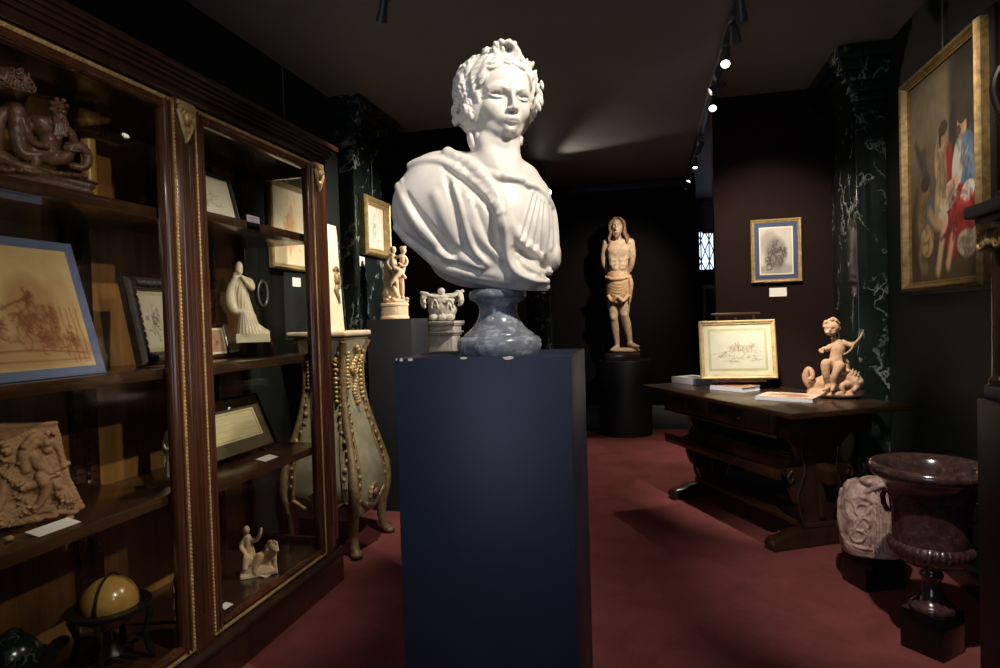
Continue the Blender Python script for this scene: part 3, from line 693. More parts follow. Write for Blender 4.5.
# velvet panels that narrow the room, marble pilasters with cornices
m = MB(); m.box(.475, 1.40, 4.78, 4.90, 0, ZT); struct(m, 'wall_panel_right', 'velvet')
m = MB(); m.box(XL, -1.06, 4.79, 4.91, 0, ZT); struct(m, 'wall_panel_left', 'velvet_black')
def pilaster(name, xw, xf, y0, y1, mat):
    sg = 1 if xf > xw else -1; m = MB()
    def bx(p, z0, z1, bev=.004): m.box(min(xw, xf+sg*p), max(xw, xf+sg*p), y0-p, y1+p, z0, z1, bev)
    bx(.0, .0, 2.56); bx(.03, 0, .16)
    for p, z0, z1 in ((.012, 2.50, 2.55), (.03, 2.55, 2.60), (.05, 2.60, 2.66), (.075, 2.66, 2.72), (.10, 2.72, 2.78), (.125, 2.78, ZT)): bx(p, z0, z1, .008)
    return struct(m, name, mat)
pilaster('pillar_side_left', XL, -1.985, 4.0, 4.46, 'gmarble')
pilaster('pillar_side_right', XR, 1.235, 4.18, 4.70, 'gmarble')
m = MB(); m.box(XR-.025, XR, 2.15, 4.17, 0, .12, .004); struct(m, 'trim_1', 'gmarble_dim')
m = MB(); m.prism([(YB, 0), (YB-.03, 0), (YB-.03, .20), (YB-.018, .22), (YB-.018, .25), (YB-.008, .27), (YB, .27)], 'x', XL+.01, .535); struct(m, 'baseboard_back', 'black')
m = MB(); m.prism([(4.78, 0), (4.75, 0), (4.75, .14), (4.765, .16), (4.78, .16)], 'x', .475, 1.23); struct(m, 'baseboard_right', 'black')
m = MB(); m.box(-.97, .50, YB-.03, YB, ZT-.10, ZT-.0, .004); struct(m, 'trim_2', 'black')

# ------------------------------------------------------------------ track lighting
MAIN = 'spotlights on the right-hand ceiling track'; SIDE = 'spotlights along the left of the ceiling'
def spotlight(loc, aim, label, group, e, cone=34, blend=.6, col=WARM, lens='lens', stem=.06, sc=1., lamp=True):
    t = thing('spotlight', label, 'spotlight', loc, 0, group); d = (Vector(aim)-Vector(loc)).normalized(); q = d.to_track_quat('-Z', 'Y').to_matrix().to_4x4()
    MB().box(-.022, .022, -.04, .04, stem, stem+.035, .004).tube([(0, 0, stem+.005), (0, 0, -.01)], .008, 8).build('bracket', 'metal', t)
    MB().lathe([(0, .07*sc), (.022*sc, .07*sc), (.026*sc, .06*sc), (.027*sc, .0), (.036*sc, -.03*sc), (.038*sc, -.075*sc), (.034*sc, -.075*sc), (.032*sc, -.055*sc)], 24, q, cap=False).build('lamp_head', 'metal', t)
    MB().lathe([(0.033*sc, -.058*sc), (0.02*sc, -.062*sc), (0, -.063*sc)], 24, q, cap=False).build('lens', lens, t)
    if lamp:
        L = Vector(loc)+d*.10*sc; lamp_spot(L, aim, e, cone, blend, col, .025)
    return t
tr = thing('lighting_track', 'black lighting track running along the ceiling towards the passage', 'track', (.455, 4.2, ZT-.001))
MB().box(-.02, .02, -4.6, 3.0, -.034, 0, .003).build('rail', 'metal', tr)
TZ = 2.735
for px, py, aim, lb, e, cone, ln, col in (
    (738, 10, (.74, 4.15, .95), 'dark spotlight nearest the camera on the right-hand track, seen from behind', 330, 42, 'lens', NEUT),
    (730, 33, (.86, 4.75, 1.62), 'dark spotlight with its head turned away, second along the right-hand track', 190, 56, 'lens', WARM),
    (723, 60, (.25, 2.9, 1.8), 'bright-faced spotlight tilted towards the room on the right-hand track', 0, 60, 'lens', NEUT),
    (713, 88, (-1.9, 4.0, 1.6), 'small spotlight turned to the left wall on the right-hand track', 420, 46, 'lens', NEUT),
    (719, 104, (.35, 3.4, 1.6), 'round bright-faced spotlight by the corner of the dark velvet panel', 0, 30, 'lens', NEUT),
    (703, 147, (-.28, 6.95, 1.75), 'white-lit spotlight near the end of the track, uppermost of the far cluster', 210, 56, 'lens', NEUT),
    (704, 162, (.2, 5.5, 0), 'spotlight pointing down at the carpet in the middle of the far cluster', 120, 70, 'lens', WARM),
    (705, 176, (-.72, 6.45, .9), 'spotlight pointing down below the others in the far cluster', 60, 40, 'lens', NEUT),
    (697, 184, (-1.0, 7.2, 1.0), 'dim spotlight low in the far cluster beside the black wall', 0, 40, 'dim_lens', NEUT)):
    p = atz(px, py, TZ); spotlight((.455, p[1], TZ), aim, lb, MAIN, e, cone, .95, col, ln, ZT-.034-TZ-.035+.002, .72, e > 0)
for px, py, z, aim, lb, e, ln in ((383, 10, 2.77, (-1.85, 3.4, 1.2), 'small dark ceiling spotlight alone above the left of the bust', 150, 'lens'),
    (537, 181, 2.68, (.3, 4.9, 2.80), 'bright spotlight seen just above the right shoulder of the marble bust', 30, 'lens'),
    (547, 191, 2.58, (-.3, 4.2, 1.6), 'lower small spotlight seen beside the right shoulder of the marble bust', 0, 'lens')):
    p = atz(px, py, z); spotlight(tuple(p), aim, lb, SIDE, e, 50, .8, WARM, ln, ZT-z-.036, .7 if e else 1.0, e > 0)
# ------------------------------------------------------------------ the vitrine
CF, CB, CY0, CY1 = -1.563, -2.085, .84, 2.845
cab = thing('display_cabinet', 'tall mahogany glazed display cabinet with gilt beaded mounts, filling the left wall', 'cabinet', ((CF+CB)/2, (CY0+CY1)/2, 0))
def cb(name, mb, mat, parent=None): return mb.build(name, mat, parent or cab, world=True)
m = MB(); m.box(CB, CF+.015, CY0-.01, CY1+.015, 0, .135, .004); m.prism([(CB, .135), (CF+.022, .135), (CF+.022, .150), (CF+.010, .165), (CF, .172), (CB, .172)], 'y', CY0-.012, CY1+.02); cb('plinth', m, 'mahog_dark')
m = MB()
for p, z0, z1 in ((0, 2.10, 2.135), (.014, 2.135, 2.150), (.024, 2.150, 2.165), (.034, 2.165, 2.178), (.048, 2.178, 2.20)): m.box(CB, CF+p, CY0-p, CY1+p, z0, z1, .003)
cb('cornice', m, 'mahog_dark')
cb('back_panel', MB().box(CB, CB+.02, CY0+.02, CY1-.02, .172, 2.10), 'back_wood')
cb('end_panel', MB().box(CB+.02, CF-.03, CY0, CY0+.02, .172, 2.10), 'back_wood')
cb('floor_board', MB().box(CB+.02, CF-.03, CY0+.02, CY1-.02, .172, .20), 'shelf_wood')
# uprights: pilasters with a fluted face and a gilt mask at the head
def upright(y0, y1):
    m = MB(); m.box(CF-.035, CF+.004, y0, y1, .172, 2.10, .003)
    w = y1-y0
    for k in range(3): m.tube([(CF+.004, y0+w*(.28+.22*k), .30), (CF+.004, y0+w*(.28+.22*k), 1.95)], .0045, 8)
    u = cb('upright', m, 'mahogany')
    c = (y0+y1)/2; g = MB(); z = 2.05
    g.box(CF+.002, CF+.016, c-.040, c+.040, z+.026, z+.042, .004); g.box(CF+.002, CF+.020, c-.033, c+.033, z+.012, z+.027, .004)
    g.ball((CF+.010, c, z-.012), .024, 2, (.75, .8, 1.15)); g.ball((CF+.026, c, z-.014), .006, 1, (1, .7, 1.6))
    for q in (-1, 1):
        g.ball((CF+.026, c+q*.008, z-.004), .0045, 1); g.tube([(CF+.008, c+q*.034, z+.008), (CF+.014, c+q*.030, z-.018), (CF+.012, c+q*.020, z-.048), (CF+.010, c+q*.006, z-.080), (CF+.006, c, z-.098)], [.008, .009, .008, .007, .003], 8)
        g.ball((CF+.012, c+q*.031, z+.004), .011, 1); g.tube([(CF+.018, c+q*.004, z+.010), (CF+.020, c+q*.018, z+.006), (CF+.014, c+q*.026, z-.008)], .005, 6)
    g.ball((CF+.012, c, z-.056), .012, 1, (1, .9, 1.5)); cb('gilt_mask', g, 'gilt', u)
    return u
ups = [(CY0, CY0+.10), (1.815, 1.915), (2.715, 2.80)]
for a, b in ups: upright(a, b)
cb('corner_post', MB().box(CF-.05, CF, CY1-.046, CY1, .172, 2.10, .006), 'mahogany')
# doors: moulded frame, glass, gilt beading, each its own part
def door(y0, y1):
    st = .052; m = MB()
    for a, b in ((y0, y0+st), (y1-st, y1)):
        m.box(CF-.03, CF, a, b, .178, 2.095, .004); m.tube([(CF, (a+b)/2-.010, .19), (CF, (a+b)/2-.010, 2.085)], .007, 8); m.tube([(CF, (a+b)/2+.010, .19), (CF, (a+b)/2+.010, 2.085)], .005, 8)
    m.box(CF-.03, CF, y0+st-.005, y1-st+.005, .178, .225, .004); m.box(CF-.03, CF, y0+st-.005, y1-st+.005, 2.045, 2.095, .004)
    m.tube([(CF, y0+st, .212), (CF, y1-st, .212)], .007, 8); m.tube([(CF, y0+st, 2.055), (CF, y1-st, 2.055)], .007, 8)
    d = cb('door', m, 'mahogany')
    cb('pane', MB().box(CF-.018, CF-.014, y0+st-.004, y1-st+.004, .222, 2.05), 'glass', d)
    g = MB(); r = .0052
    for y in (y0+.002, y1-.002):
        g.box(CF, CF+.003, y-.006, y+.006, .185, 2.09)
        for z in np.arange(.19, 2.09, .0135): g.ball((CF+.003, y, z), r, 1, (.8, .8, 1))
    for z in (2.082, .190):
        g.box(CF, CF+.003, y0, y1, z-.006, z+.006)
        for y in np.arange(y0+.012, y1-.008, .0135): g.ball((CF+.003, y, z), r, 1, (.8, 1, .8))
    cb('gilt_beading', g, 'gilt', d)
door(CY0+.10, 1.815); door(1.915, 2.715)
# glazed right-hand end
m = MB(); 
for a, b in ((CB, CB+.05),): m.box(a, b, CY1-.03, CY1, .172, 2.10, .004)
m.box(CB, CF, CY1-.03, CY1, .172, .225, .004); m.box(CB, CF, CY1-.03, CY1, 2.05, 2.10, .004); cb('end_frame', m, 'mahogany')
cb('end_pane', MB().box(CB+.045, CF-.045, CY1-.018, CY1-.014, .22, 2.055), 'glass')
# shelves and the toothed rack strips that carry them
SH1, SH2, SH3, SB = 1.715, 1.172, .742, .20
RH1, RH2, RH3 = 1.745, 1.166, .712
for z, y0, y1 in ((SH1, CY0+.025, 1.86), (SH2, CY0+.025, 1.86), (SH3, CY0+.025, 1.86), (RH1, 1.87, CY1-.035), (RH2, 1.87, CY1-.035), (RH3, 1.87, CY1-.035)):
    cb('shelf', MB().box(CB+.03, CF-.045, y0, y1, z-.036, z, .003), 'shelf_wood')
cb('glass_shelf', MB().box(CB+.03, CF-.045, CY0+.025, 1.62, 1.954, 1.962), 'glass')
for y in (1.84, 1.90, 2.60):
    m = MB(); m.box(CB+.02, CB+.034, y-.028, y+.028, .2, 2.09, .002)
    for z in np.arange(.24, 2.07, .034): m.prism([(y-.024, z), (y+.012, z), (y-.006, z+.020), (y-.024, z+.020)], 'x', CB+.034, CB+.046)
    cb('shelf_rack', m, 'mahog_dark')
# ------------------------------------------------------------------ things inside the vitrine
def card(name, label, loc, rotz, w, h, mat, tilt=0, group=None, lines=0):
    t = thing(name, label, 'card', loc, rotz, group, -tilt)
    MB().box(-w/2, w/2, 0, .0015, 0, h).build('sheet', mat, t)
    if lines:
        m = MB()
        for k in range(lines): m.box(-w*.42, w*(.42-.1*(k % 2)), -.0006, 0, h*(.82-.66*k/lines), h*(.82-.66*k/lines)+h*.035)
        m.build('print_lines', 'charcoal', t)
    return t
L90, R90 = math.pi/2, -math.pi/2
# crouching bearded figure on the top shelf
A = atx(50, 165, -1.68); t = thing('figure_sculpture', 'brown terracotta reclining bearded figure with coiled tail on the top cabinet shelf', 'sculpture', (A[0], A[1], SH1))
s = Sculpt(50, 140, atx(50, 140, -1.68), (-34, 98, 92, 192, -30, 26), .6); E, T = s.E, s.T
E(40, 171, 0, 62, 4, 16, 3, rot=9); E(46, 130, 0, 13, 15, 12, 5, rot=-15); E(40, 122, -2, 11, 7, 11, 4); E(50, 140, -4, 12, 12, 12, 5); E(48, 152, -2, 14, 11, 13, 5)
T([(52, 122, -2, 6), (60, 118, -4, 6)], 4); E(58, 109, -4, 9.5, 10, 9, 2); T([(56, 119, -8, 4), (60, 126, -10, 4.5), (60, 136, -10, 3.5), (57, 142, -10, 1.5)], 2); T([(62, 116, -6, 3.5), (66, 126, -6, 3.5), (65, 136, -6, 2)], 2)
for k in range(16):
    a = k*.9; E(58.5+8*math.cos(a), 106+7*math.sin(a), -6+5*math.sin(a*1.7), 3, 2.8, 3, .8)
for k in range(6): T([(54+k*2.2, 118, -12, 1), (55.5+k*2, 126, -13.5, 1.4), (54+k*1.9, 135, -13, 1)], .6)
E(62.5, 108.5, -11, 1, 1, 1, .6, sub=True); E(55.5, 109, -11.5, 1, 1, 1, .6, sub=True); T([(59, 107, -12, 1.1), (59.5, 111, -13.4, 1.5)], 1)
T([(34, 120, -2, 5.5), (26, 132, -6, 5), (34, 143, -14, 4.5), (46, 146, -18, 4)], 3)
T([(56, 126, 2, 5.5), (70, 132, -2, 5), (74, 143, -8, 4.6), (66, 148, -14, 4)], 3); E(71, 134, -6, 4, 4, 4, 2)
T([(44, 156, -4, 9), (20, 150, -8, 8), (16, 108, -6, 7), (24, 128, -6, 6.5), (36, 158, -8, 6), (34, 166, -10, 4)], 3, n=8)
T([(12, 106, -4, 6), (2, 116, -2, 6.5), (-4, 136, 0, 7), (-2, 160, -2, 6)], 3); T([(14, 104, -8, 3), (22, 118, -10, 3), (30, 138, -10, 3), (36, 156, -10, 2.5)], 2)
T([(52, 160, -2, 8), (64, 158, -6, 7.5), (72, 148, -8, 6.5), (82, 148, -8, 6), (88, 158, -8, 5.5), (84, 167, -10, 5), (72, 166, -12, 4)], 2.5, n=7)
for k in range(9): T([(66+k*2.6, 143+.2*k*k*.5, -12, 1.3), (68+k*2.6, 150+.4*k, -15, 1.2)], .8)
T([(-28, 150, 0, 9), (-14, 152, -4, 10), (4, 158, -8, 8), (22, 168, -12, 5), (32, 172, -12, 4)], 4); E(-22, 140, 4, 10, 16, 12, 5)
for k in range(14): E(-20+k*8, 168+k*.6, -12+rng.uniform(-2, 2), 5, 3, 4, 2, rot=float(rng.uniform(-30, 30)))
E(40, 182, 2, 56, 8, 12, 4, rot=9); E(40, 176, 2, 58, 9, 14, 4, rot=9); s.rough(.35, 3, 1); s.cut_below((SH1+.001-s.O[2])/s.s); s.put('figure', 'terra_brown', t, 1)
# fragment of curls on the glass shelf
A = atx(20, 86, -1.66); t = thing('relief_fragment', 'small fragment of curling hair in brown terracotta, high up at the cabinet top-left', 'sculpture', (A[0], A[1], 1.962))
s = Sculpt(20, 80, atx(20, 80, -1.66), (-16, 42, 58, 104, -16, 16), .45); E, T = s.E, s.T
E(8, 84, 0, 26, 12, 10, 3, rot=12); E(14, 76, 0, 18, 9, 9, 3, rot=14)
g = np.random.default_rng(4)
for k in range(70):
    px = g.uniform(-12, 37); top = 66+max(0, px-18)*.9 if px > 18 else 66; py = g.uniform(top, 84+px*.28); d = s.hit(px, py, -16, 16)
    if d is not None: a = g.uniform(0, 6.28); r = g.uniform(1.8, 3); T([(px+r*math.cos(a+q), py+r*math.sin(a+q), d-.6-.2*q, 1.5-.12*q) for q in (0, 1, 2, 3, 4)], .6)
b = s.p(0, 0)[2]; E(12, 94, 2, 24, 5, 8, 3, rot=12); s.cut_below((1.9625-s.O[2])/s.s); s.put('curls', 'terra_brown', t, 1)
# yellow turned column at the back
A = atx(89, 170, -1.97); t = thing('wooden_column', 'yellow boxwood column with a thick drum on top, at the back behind the brown figure', 'column', (A[0], A[1], SH1))
MB().lathe([(.034, 0), (.034, .02), (.026, .03), (.024, .29), (.027, .31)], 32).build('shaft', 'boxwood', t); MB().lathe([(.027, .31), (.038, .315), (.040, .325), (.040, .385), (.036, .395), (0, .396)], 32).build('drum', 'boxwood', t)
card('label_card', 'blue-grey label card hanging from the top shelf edge below the brown figure', (CF-.052, atx(13, 165, -1.61)[1], 1.655), L90, .16, .062, 'bluecard', 0, None, 6)
# drawing in a blue mount leaning on the middle shelf
P = Paint(90, 100, (196, 168, 118), (216, 190, 142), 5); g = np.random.default_rng(8); br = (120, 66, 36)
P.wash(.62, .55, .2, .3, (150, 100, 62), .5); P.wash(.5, .85, .6, .14, (150, 106, 70), .5); P.wash(.85, .6, .12, .4, (178, 136, 96), .4)
for x, y, sx, sy in ((.60, .42, .05, .06), (.62, .58, .09, .14), (.68, .75, .12, .10), (.52, .62, .06, .12), (.74, .58, .05, .14), (.32, .66, .09, .10), (.2, .74, .08, .08), (.86, .78, .05, .08)):
    P.scribble(x, y, sx, sy, 22, .006, br, .6, int(x*97)); P.wash(x+.02, y, sx*.7, sy*.8, br, .35)
P.line([(.40, .52), (.46, .48), (.55, .44), (.60, .40)], .008, br, .7); P.line([(.44, .56), (.52, .54), (.6, .48)], .008, br, .6)
for k in range(4): P.line([(.82+k*.04, .5), (.84+k*.04, .95)], .005, br, .5)
P.line([(.02, .86), (.5, .84), (.95, .88)], .007, br, .6); P.line([(.02, .92), (.95, .93)], .006, br, .5)
yb = atx(107, 374, -1.66)[1]; wd, hh = .46, .425
picture('framed_drawing', 'large brown ink drawing of figures in a bright blue mount, leaning on the middle shelf', 'picture', (-1.665, yb-wd/2, SH2+.001), L90, wd, hh, 'bluemount', .028, .008, P, (), R_(16))
# carved dark frame beside it
P = Paint(40, 60, (206, 196, 172), (220, 212, 190), 3); P.scribble(.5, .5, .3, .3, 26, .012, (96, 84, 70), .6, 2)
yb = atx(146, 371, -1.76)[1]
t = picture('framed_drawing', 'small grey drawing in a carved dark frame, half hidden by the middle cabinet post', 'picture', (-1.77, yb+.10, SH2+.002), L90, .24, .33, 'carved', .048, .03, P, [(.022, 'sagemount')], R_(12))
m = MB(); g = random.Random(5)
for k in range(11):
    for q in (-1, 1):
        m.ball((q*.096, -.026, .03+.027*k), .013, 1, (1, .6, 1.5)); 
        if k < 8: m.ball((-.085+.024*k, -.026, .024 if q < 0 else .306), .013, 1, (1.5, .6, 1))
m.build('carving', 'carved', t)
# terracotta relief on the low shelf
A = atx(40, 520, -1.72); t = thing('relief', 'ochre terracotta relief slab of struggling figures propped on the lower left shelf', 'relief', (A[0], A[1], SH3))
s = Sculpt(40, 478, atx(40, 478, -1.74), (-52, 92, 412, 546, -24, 26), .75); E, T, F = s.E, s.T, s.fold
R = rotm(-14, 0, 0)
for a in np.linspace(-48, 78, 12):       # slab, narrowing to the lower right
    pass
q = [(-46, 433), (56, 421), (64, 452), (70, 478), (85, 508), (-46, 545)]
for i in range(26):
    tt = i/25; xl = -44; ytop = None
    y0 = 426+tt*112; xr = np.interp(y0, [420, 452, 478, 508, 512], [56, 64, 70, 85, 76]) if y0 <= 512 else 85-(y0-508)*3.6
    T([(-46, y0, 8-10*tt, 4), (max(-40, xr-3), y0-(.10 if y0 < 500 else .25)*0*(xr+46), 8-10*tt, 4)], 3)
T([(-46, 432, 6, 3), (56, 423, 6, 3)], 2)
g = np.random.default_rng(3)
F([(26, 470, 5), (24, 456, 7), (32, 444, 7.5), (42, 442, 6), (48, 450, 5)], 2, -.2); F([(34, 456, 7), (40, 466, 6), (50, 472, 4.5), (60, 468, 3.5), (68, 463, 3)], 2, -.2)
F([(24, 446, 4), (34, 436, 5), (44, 438, 4)], 2, -.3); E(47, 443, -2, 4.5, 5, 6, 1.5); F([(52, 440, 3), (60, 452, 3.5), (64, 466, 3)], 2, -.2)
F([(10, 482, 5), (22, 486, 6), (36, 484, 5), (48, 478, 4), (58, 474, 3)], 2, -.3); F([(40, 476, 6), (46, 488, 6), (42, 500, 5), (34, 510, 4)], 2, -.3); F([(54, 482, 4), (62, 492, 5), (70, 502, 5)], 2, -.3)
F([(-10, 440, 4), (2, 444, 5), (8, 452, 5)], 2, -.3); F([(-6, 470, 6), (4, 480, 6), (0, 500, 6), (-8, 520, 5)], 2, -.3); F([(-30, 450, 6), (-26, 475, 7), (-30, 505, 6)], 2, -.3)
for cx, cy, n_, sp in ((10, 474, 16, 7), (18, 488, 14, 7), (62, 496, 16, 8), (4, 450, 8, 8), (26, 508, 10, 8), (50, 436, 6, 5), (72, 502, 8, 6), (-20, 490, 10, 10), (4, 522, 8, 10)):
    for k in range(n_):
        px, py = cx+g.normal(0, sp*.6), cy+g.normal(0, sp*.6); d = s.hit(px, py)
        if d is not None: E(px, py, d-.5, g.uniform(1.8, 3.6), g.uniform(1.6, 3), 3, 1, rot=float(g.uniform(0, 180)))
for cx, cy, rx, rz in ((30, 494, 8, 5), (14, 503, 6, 4), (52, 500, 5, 6), (4, 466, 5, 4), (44, 515, 8, 3), (-14, 476, 5, 8)):
    d = s.hit(cx, cy)
    if d is not None: E(cx, cy, d, rx, rz, 3.5, 3, sub=True)
s.rough(.4, 4, 2); s.cut_below((SH3+.014-s.O[2])/s.s); s.put('relief', 'terra_relief', t, 1)
for px in (8, 70):
    a = atx(px, 520, -1.70); MB().ball((a[0], a[1], SH3+.008), .012, 2, (1, 1, .7)).build('foot', 'terra_relief', t, True)
card('label_card', 'white label card lying on the lower left shelf in front of the terracotta relief', tuple(atx(61, 535, CF-.085)[:2])+(SH3+.001,), L90, .13, .05, 'paper', R_(78))
# globes at the bottom
def globe(px, py, x, lbl, rr, mat, meridian=True):
    A = atx(px, py, x); t = thing('globe', lbl, 'globe', (A[0], A[1], SB)); hz = A[2]-SB-.01
    MB().ball((0, 0, hz+.012), rr, 4).build('sphere', mat, t)
    m = MB(); m.lathe([(rr*1.05, hz-.008), (rr*1.42, hz-.008), (rr*1.44, hz), (rr*1.42, hz+.006), (rr*1.05, hz+.006), (rr*1.05, hz-.008)], 48, cap=False); m.build('horizon_ring', 'dark_metal', t)
    a = [(0, (rr+.007)*math.cos(q), hz+.012+(rr+.007)*math.sin(q)) for q in np.linspace(0, 2*math.pi, 49)[:-1]]; MB().tube(a, .0042, 6, closed=True, mat=Matrix.Rotation(R_(20), 4, 'Z')).build('meridian_ring', 'dark_metal', t)
    for k in range(4):
        q = k*math.pi/2+.5; c, sn = math.cos(q), math.sin(q); MB().tube([(rr*1.3*c, rr*1.3*sn, hz-.006), (rr*1.36*c, rr*1.36*sn, hz*.8), (rr*1.15*c, rr*1.15*sn, hz*.5), (rr*1.3*c, rr*1.3*sn, hz*.2), (rr*1.45*c, rr*1.45*sn, .008)], [.008, .013, .008, .012, .008], 10).build('leg', 'dark_metal', t)
    MB().lathe([(0, .02), (.03, .022), (.034, .035), (.02, .05), (.012, .08), (.02, hz-rr-.02), (.01, hz-rr)], 20).tube([(-rr*1.2, 0, .03), (rr*1.2, 0, .03)], .007, 8).tube([(0, -rr*1.2, .03), (0, rr*1.2, .03)], .007, 8).build('stretcher', 'dark_metal', t)
    return t
globe(110, 603, -1.76, 'ochre globe in a dark four-legged stand on the cabinet floor', .086, 'globe')
globe(8, 664, -1.74, 'dark green globe at the very left edge of the cabinet floor', .080, 'gmarble_dim')
# pale figures behind the middle post
def figurine(name, lbl, px, py0, py1, x, zf, mat, w=8):
    A = atx(px, py1, x); hz = (py1-py0); t = thing(name, lbl, 'figurine', (A[0], A[1], zf)); O = np.array([A[0], A[1], zf+.001]); pc = A
    s = Sculpt(px, py1, np.array([A[0], A[1], A[2]]), (px-w-6, px+w+6, py0-4, py1+4, -10, 10), .4); H = hz
    s.E(px, py1-1.5, 0, w, 2.5, 6, 1); s.T([(px-1, py1-2, 0, w*.75), (px, py1-H*.3, 0, w*.6), (px, py1-H*.55, 0, w*.5), (px, py1-H*.72, 0, w*.62)], 2); s.E(px, py0+H*.09, 0, w*.34, H*.085, w*.34, 1)
    s.T([(px-w*.5, py1-H*.72, 0, 1.8), (px-w*.75, py1-H*.5, -2, 1.6), (px-w*.1, py1-H*.45, -5, 1.5)], 1); s.T([(px+w*.5, py1-H*.72, 0, 1.8), (px+w*.8, py1-H*.6, -2, 1.6), (px+w*.5, py1-H*.86, -4, 1.4)], 1)
    for k in range(5): s.fold([(px-w*.6+k*w*.3, py1-H*.5, .6), (px-w*.7+k*w*.34, py1-H*.25, .9), (px-w*.8+k*w*.38, py1-3, .8)], .8, .2)
    me = s.mesh(name, 1); me.transform(Matrix.Translation((0, 0, zf-A[2]+2.5*s.s))); link('figure', me, mat, t, True, 0); return t
figurine('figurine', 'pale standing figurine on the lower left shelf, half hidden behind the middle cabinet post', 170, 398, 458, -1.76, SH3, 'ivory', 9)
figurine('figurine', 'slim pale figurine on the cabinet floor, half hidden behind the middle cabinet post', 177, 540, 596, -1.76, SB, 'terracotta', 6)

# right bay
P = Paint(60, 40, (214, 206, 186), (226, 218, 200), 6); P.scribble(.5, .55, .2, .2, 20, .01, (130, 112, 90), .5, 9)
A = atx(240, 213, -1.79); picture('framed_drawing', 'pale drawing in a dark violet frame leaning on the right-hand top shelf', 'picture', (-1.79, A[1]-.17, RH1+.001), L90, .34, .24, 'navy', .018, .014, P, [(.025, 'cream')], R_(14))
card('label_card', 'lilac label card hanging from the right-hand top shelf edge', (CF-.045, atx(255, 220, -1.60)[1], 1.712), L90, .085, .058, 'lilac', 0, None, 5)
A = atx(252, 342, -1.80); t = thing('statuette', 'cream ceramic statuette of a cloaked figure in a pointed cap on a black plinth', 'statuette', (A[0], A[1], RH2))
hz0 = A[2]-RH2; MB().box(-.075, .075, -.065, .065, .0, hz0, .004).build('plinth', 'gloss_black', t)
s = Sculpt(250, 300, atx(250, 300, -1.80), (222, 276, 258, 346, -16, 16), .42); E, T = s.E, s.T
T([(236, 339.5, 0, 2.6), (268, 339.5, 0, 2.6)], 1); s.box(s.p(253, 338, 0), (17, 9, 5.0), 1, 1); E(262, 332, 0, 8, 4, 8, 2)
T([(247, 330, 0, 10), (246, 315, 0, 8.5), (242, 300, 0, 8), (240, 286, 0, 6.5), (239, 278, 0, 4)], 3); T([(254, 333, 0, 8), (250, 318, 0, 6)], 3); E(257, 330, 0, 7, 6, 7, 3)
T([(236, 280, -2, 4.5), (231, 290, -3, 4.5), (231, 303, -4, 5), (236, 311, -5, 4), (243, 311, -6, 3)], 2); T([(243, 279, -1, 3.5), (250, 282, -4, 3.4), (252, 288, -5, 3), (247, 283, -7, 2.2), (242, 277, -7, 2)], 1.5)
E(239, 271, -1, 3.8, 5, 4.2, 1); T([(239, 268, -1, 4), (239, 264.5, 0, 3), (238.6, 262.5, 0, 1.6)], 1); E(239.6, 272, -5, 1, 1.2, 1, .6); T([(235, 274, -1, 2), (235, 280, 0, 2.6)], 1)
for k in range(7): s.fold([(241+k*1.4, 312, .7), (241+k*2.4, 322, 1), (240+k*3.4, 333, 1)], .9, .2)
for k in range(4): s.fold([(237+k*3, 284, .7), (235+k*3.4, 296, 1), (236+k*3, 308, .8)], .9, .2)
s.put('figure', 'ivory', t, 1)
P = Paint(30, 40, (150, 120, 88), (180, 150, 112), 2); P.scribble(.5, .5, .3, .3, 14, .02, (80, 54, 36), .6, 5)
A = atx(229, 363, -1.9); picture('framed_drawing', 'small brown-framed picture standing low behind the cream statuette', 'picture', (-1.9, A[1]-.06, RH2+.001), L90, .15, .16, 'mahog_dark', .02, .012, P, [(.012, 'cream')], R_(12))
P = Paint(80, 46, (222, 204, 158), (232, 216, 174), 7); g = np.random.default_rng(6)
for k in range(7): P.line([(.08, .2+.1*k), (.92, .19+.1*k)], .004, (150, 120, 80), .35)
P.line([(.04, .07), (.96, .07), (.96, .93), (.04, .93), (.04, .07)], .006, (120, 92, 56), .7, False)
A = atx(281, 440, -1.76); B = atx(217, 463, -1.73); t = picture('framed_drawing', 'cream sheet in a wide olive mount with thin dark frame, on the lower right shelf', 'picture', (-1.785, A[1]-.25, RH3+.022), L90, .50, .27, 'gloss_black', .010, .010, P, [(.058, 'olive')], R_(24), pane=True)
for x in (-.12, .12): MB().tube([(x, -.03, -.006), (x, -.028, -.018), (x, .03, .012), (x, .10, .075)], .006, 8).build('easel_foot', 'dark_metal', t)
card('label_card', 'white label card lying on the lower right shelf in front of the olive mount', tuple(atx(272, 459, CF-.09)[:2])+(RH3+.001,), L90, .10, .05, 'paper', R_(80))
A = atz(259, 573, SB); t = thing('figure_group', 'small cream terracotta of a seated figure and a lion on the cabinet floor', 'sculpture', (A[0], A[1], SB))
s = Sculpt(259, 552, aty(259, 552, A[1]), (232, 286, 518, 584, -18, 18), .42); E, T = s.E, s.T
s.box(s.p(259, 573, 0), (19, 12, 4), 1.5, 1); E(258, 568, 0, 17, 4, 11, 3)
T([(252, 566, 0, 6), (250, 556, 0, 6), (248, 545, 0, 5), (247, 538, 0, 4.4)], 2); E(246.5, 530, -1, 3.6, 4.4, 4, 1); T([(246, 535, 0, 2), (247, 540, 0, 3)], 1)
T([(250, 540, -1, 2.6), (256, 540, -4, 2.2), (260, 534, -6, 2), (261, 529, -6, 1.6)], 1); T([(244, 540, -1, 2.4), (241, 547, -3, 2.2), (245, 553, -7, 2)], 1); T([(252, 562, -3, 4), (260, 556, -9, 4), (256, 566, -11, 3), (255, 572, -11, 2.6)], 1.5); T([(249, 563, -4, 4), (247, 557, -10, 3.6), (245, 568, -11, 2.8)], 1.5)
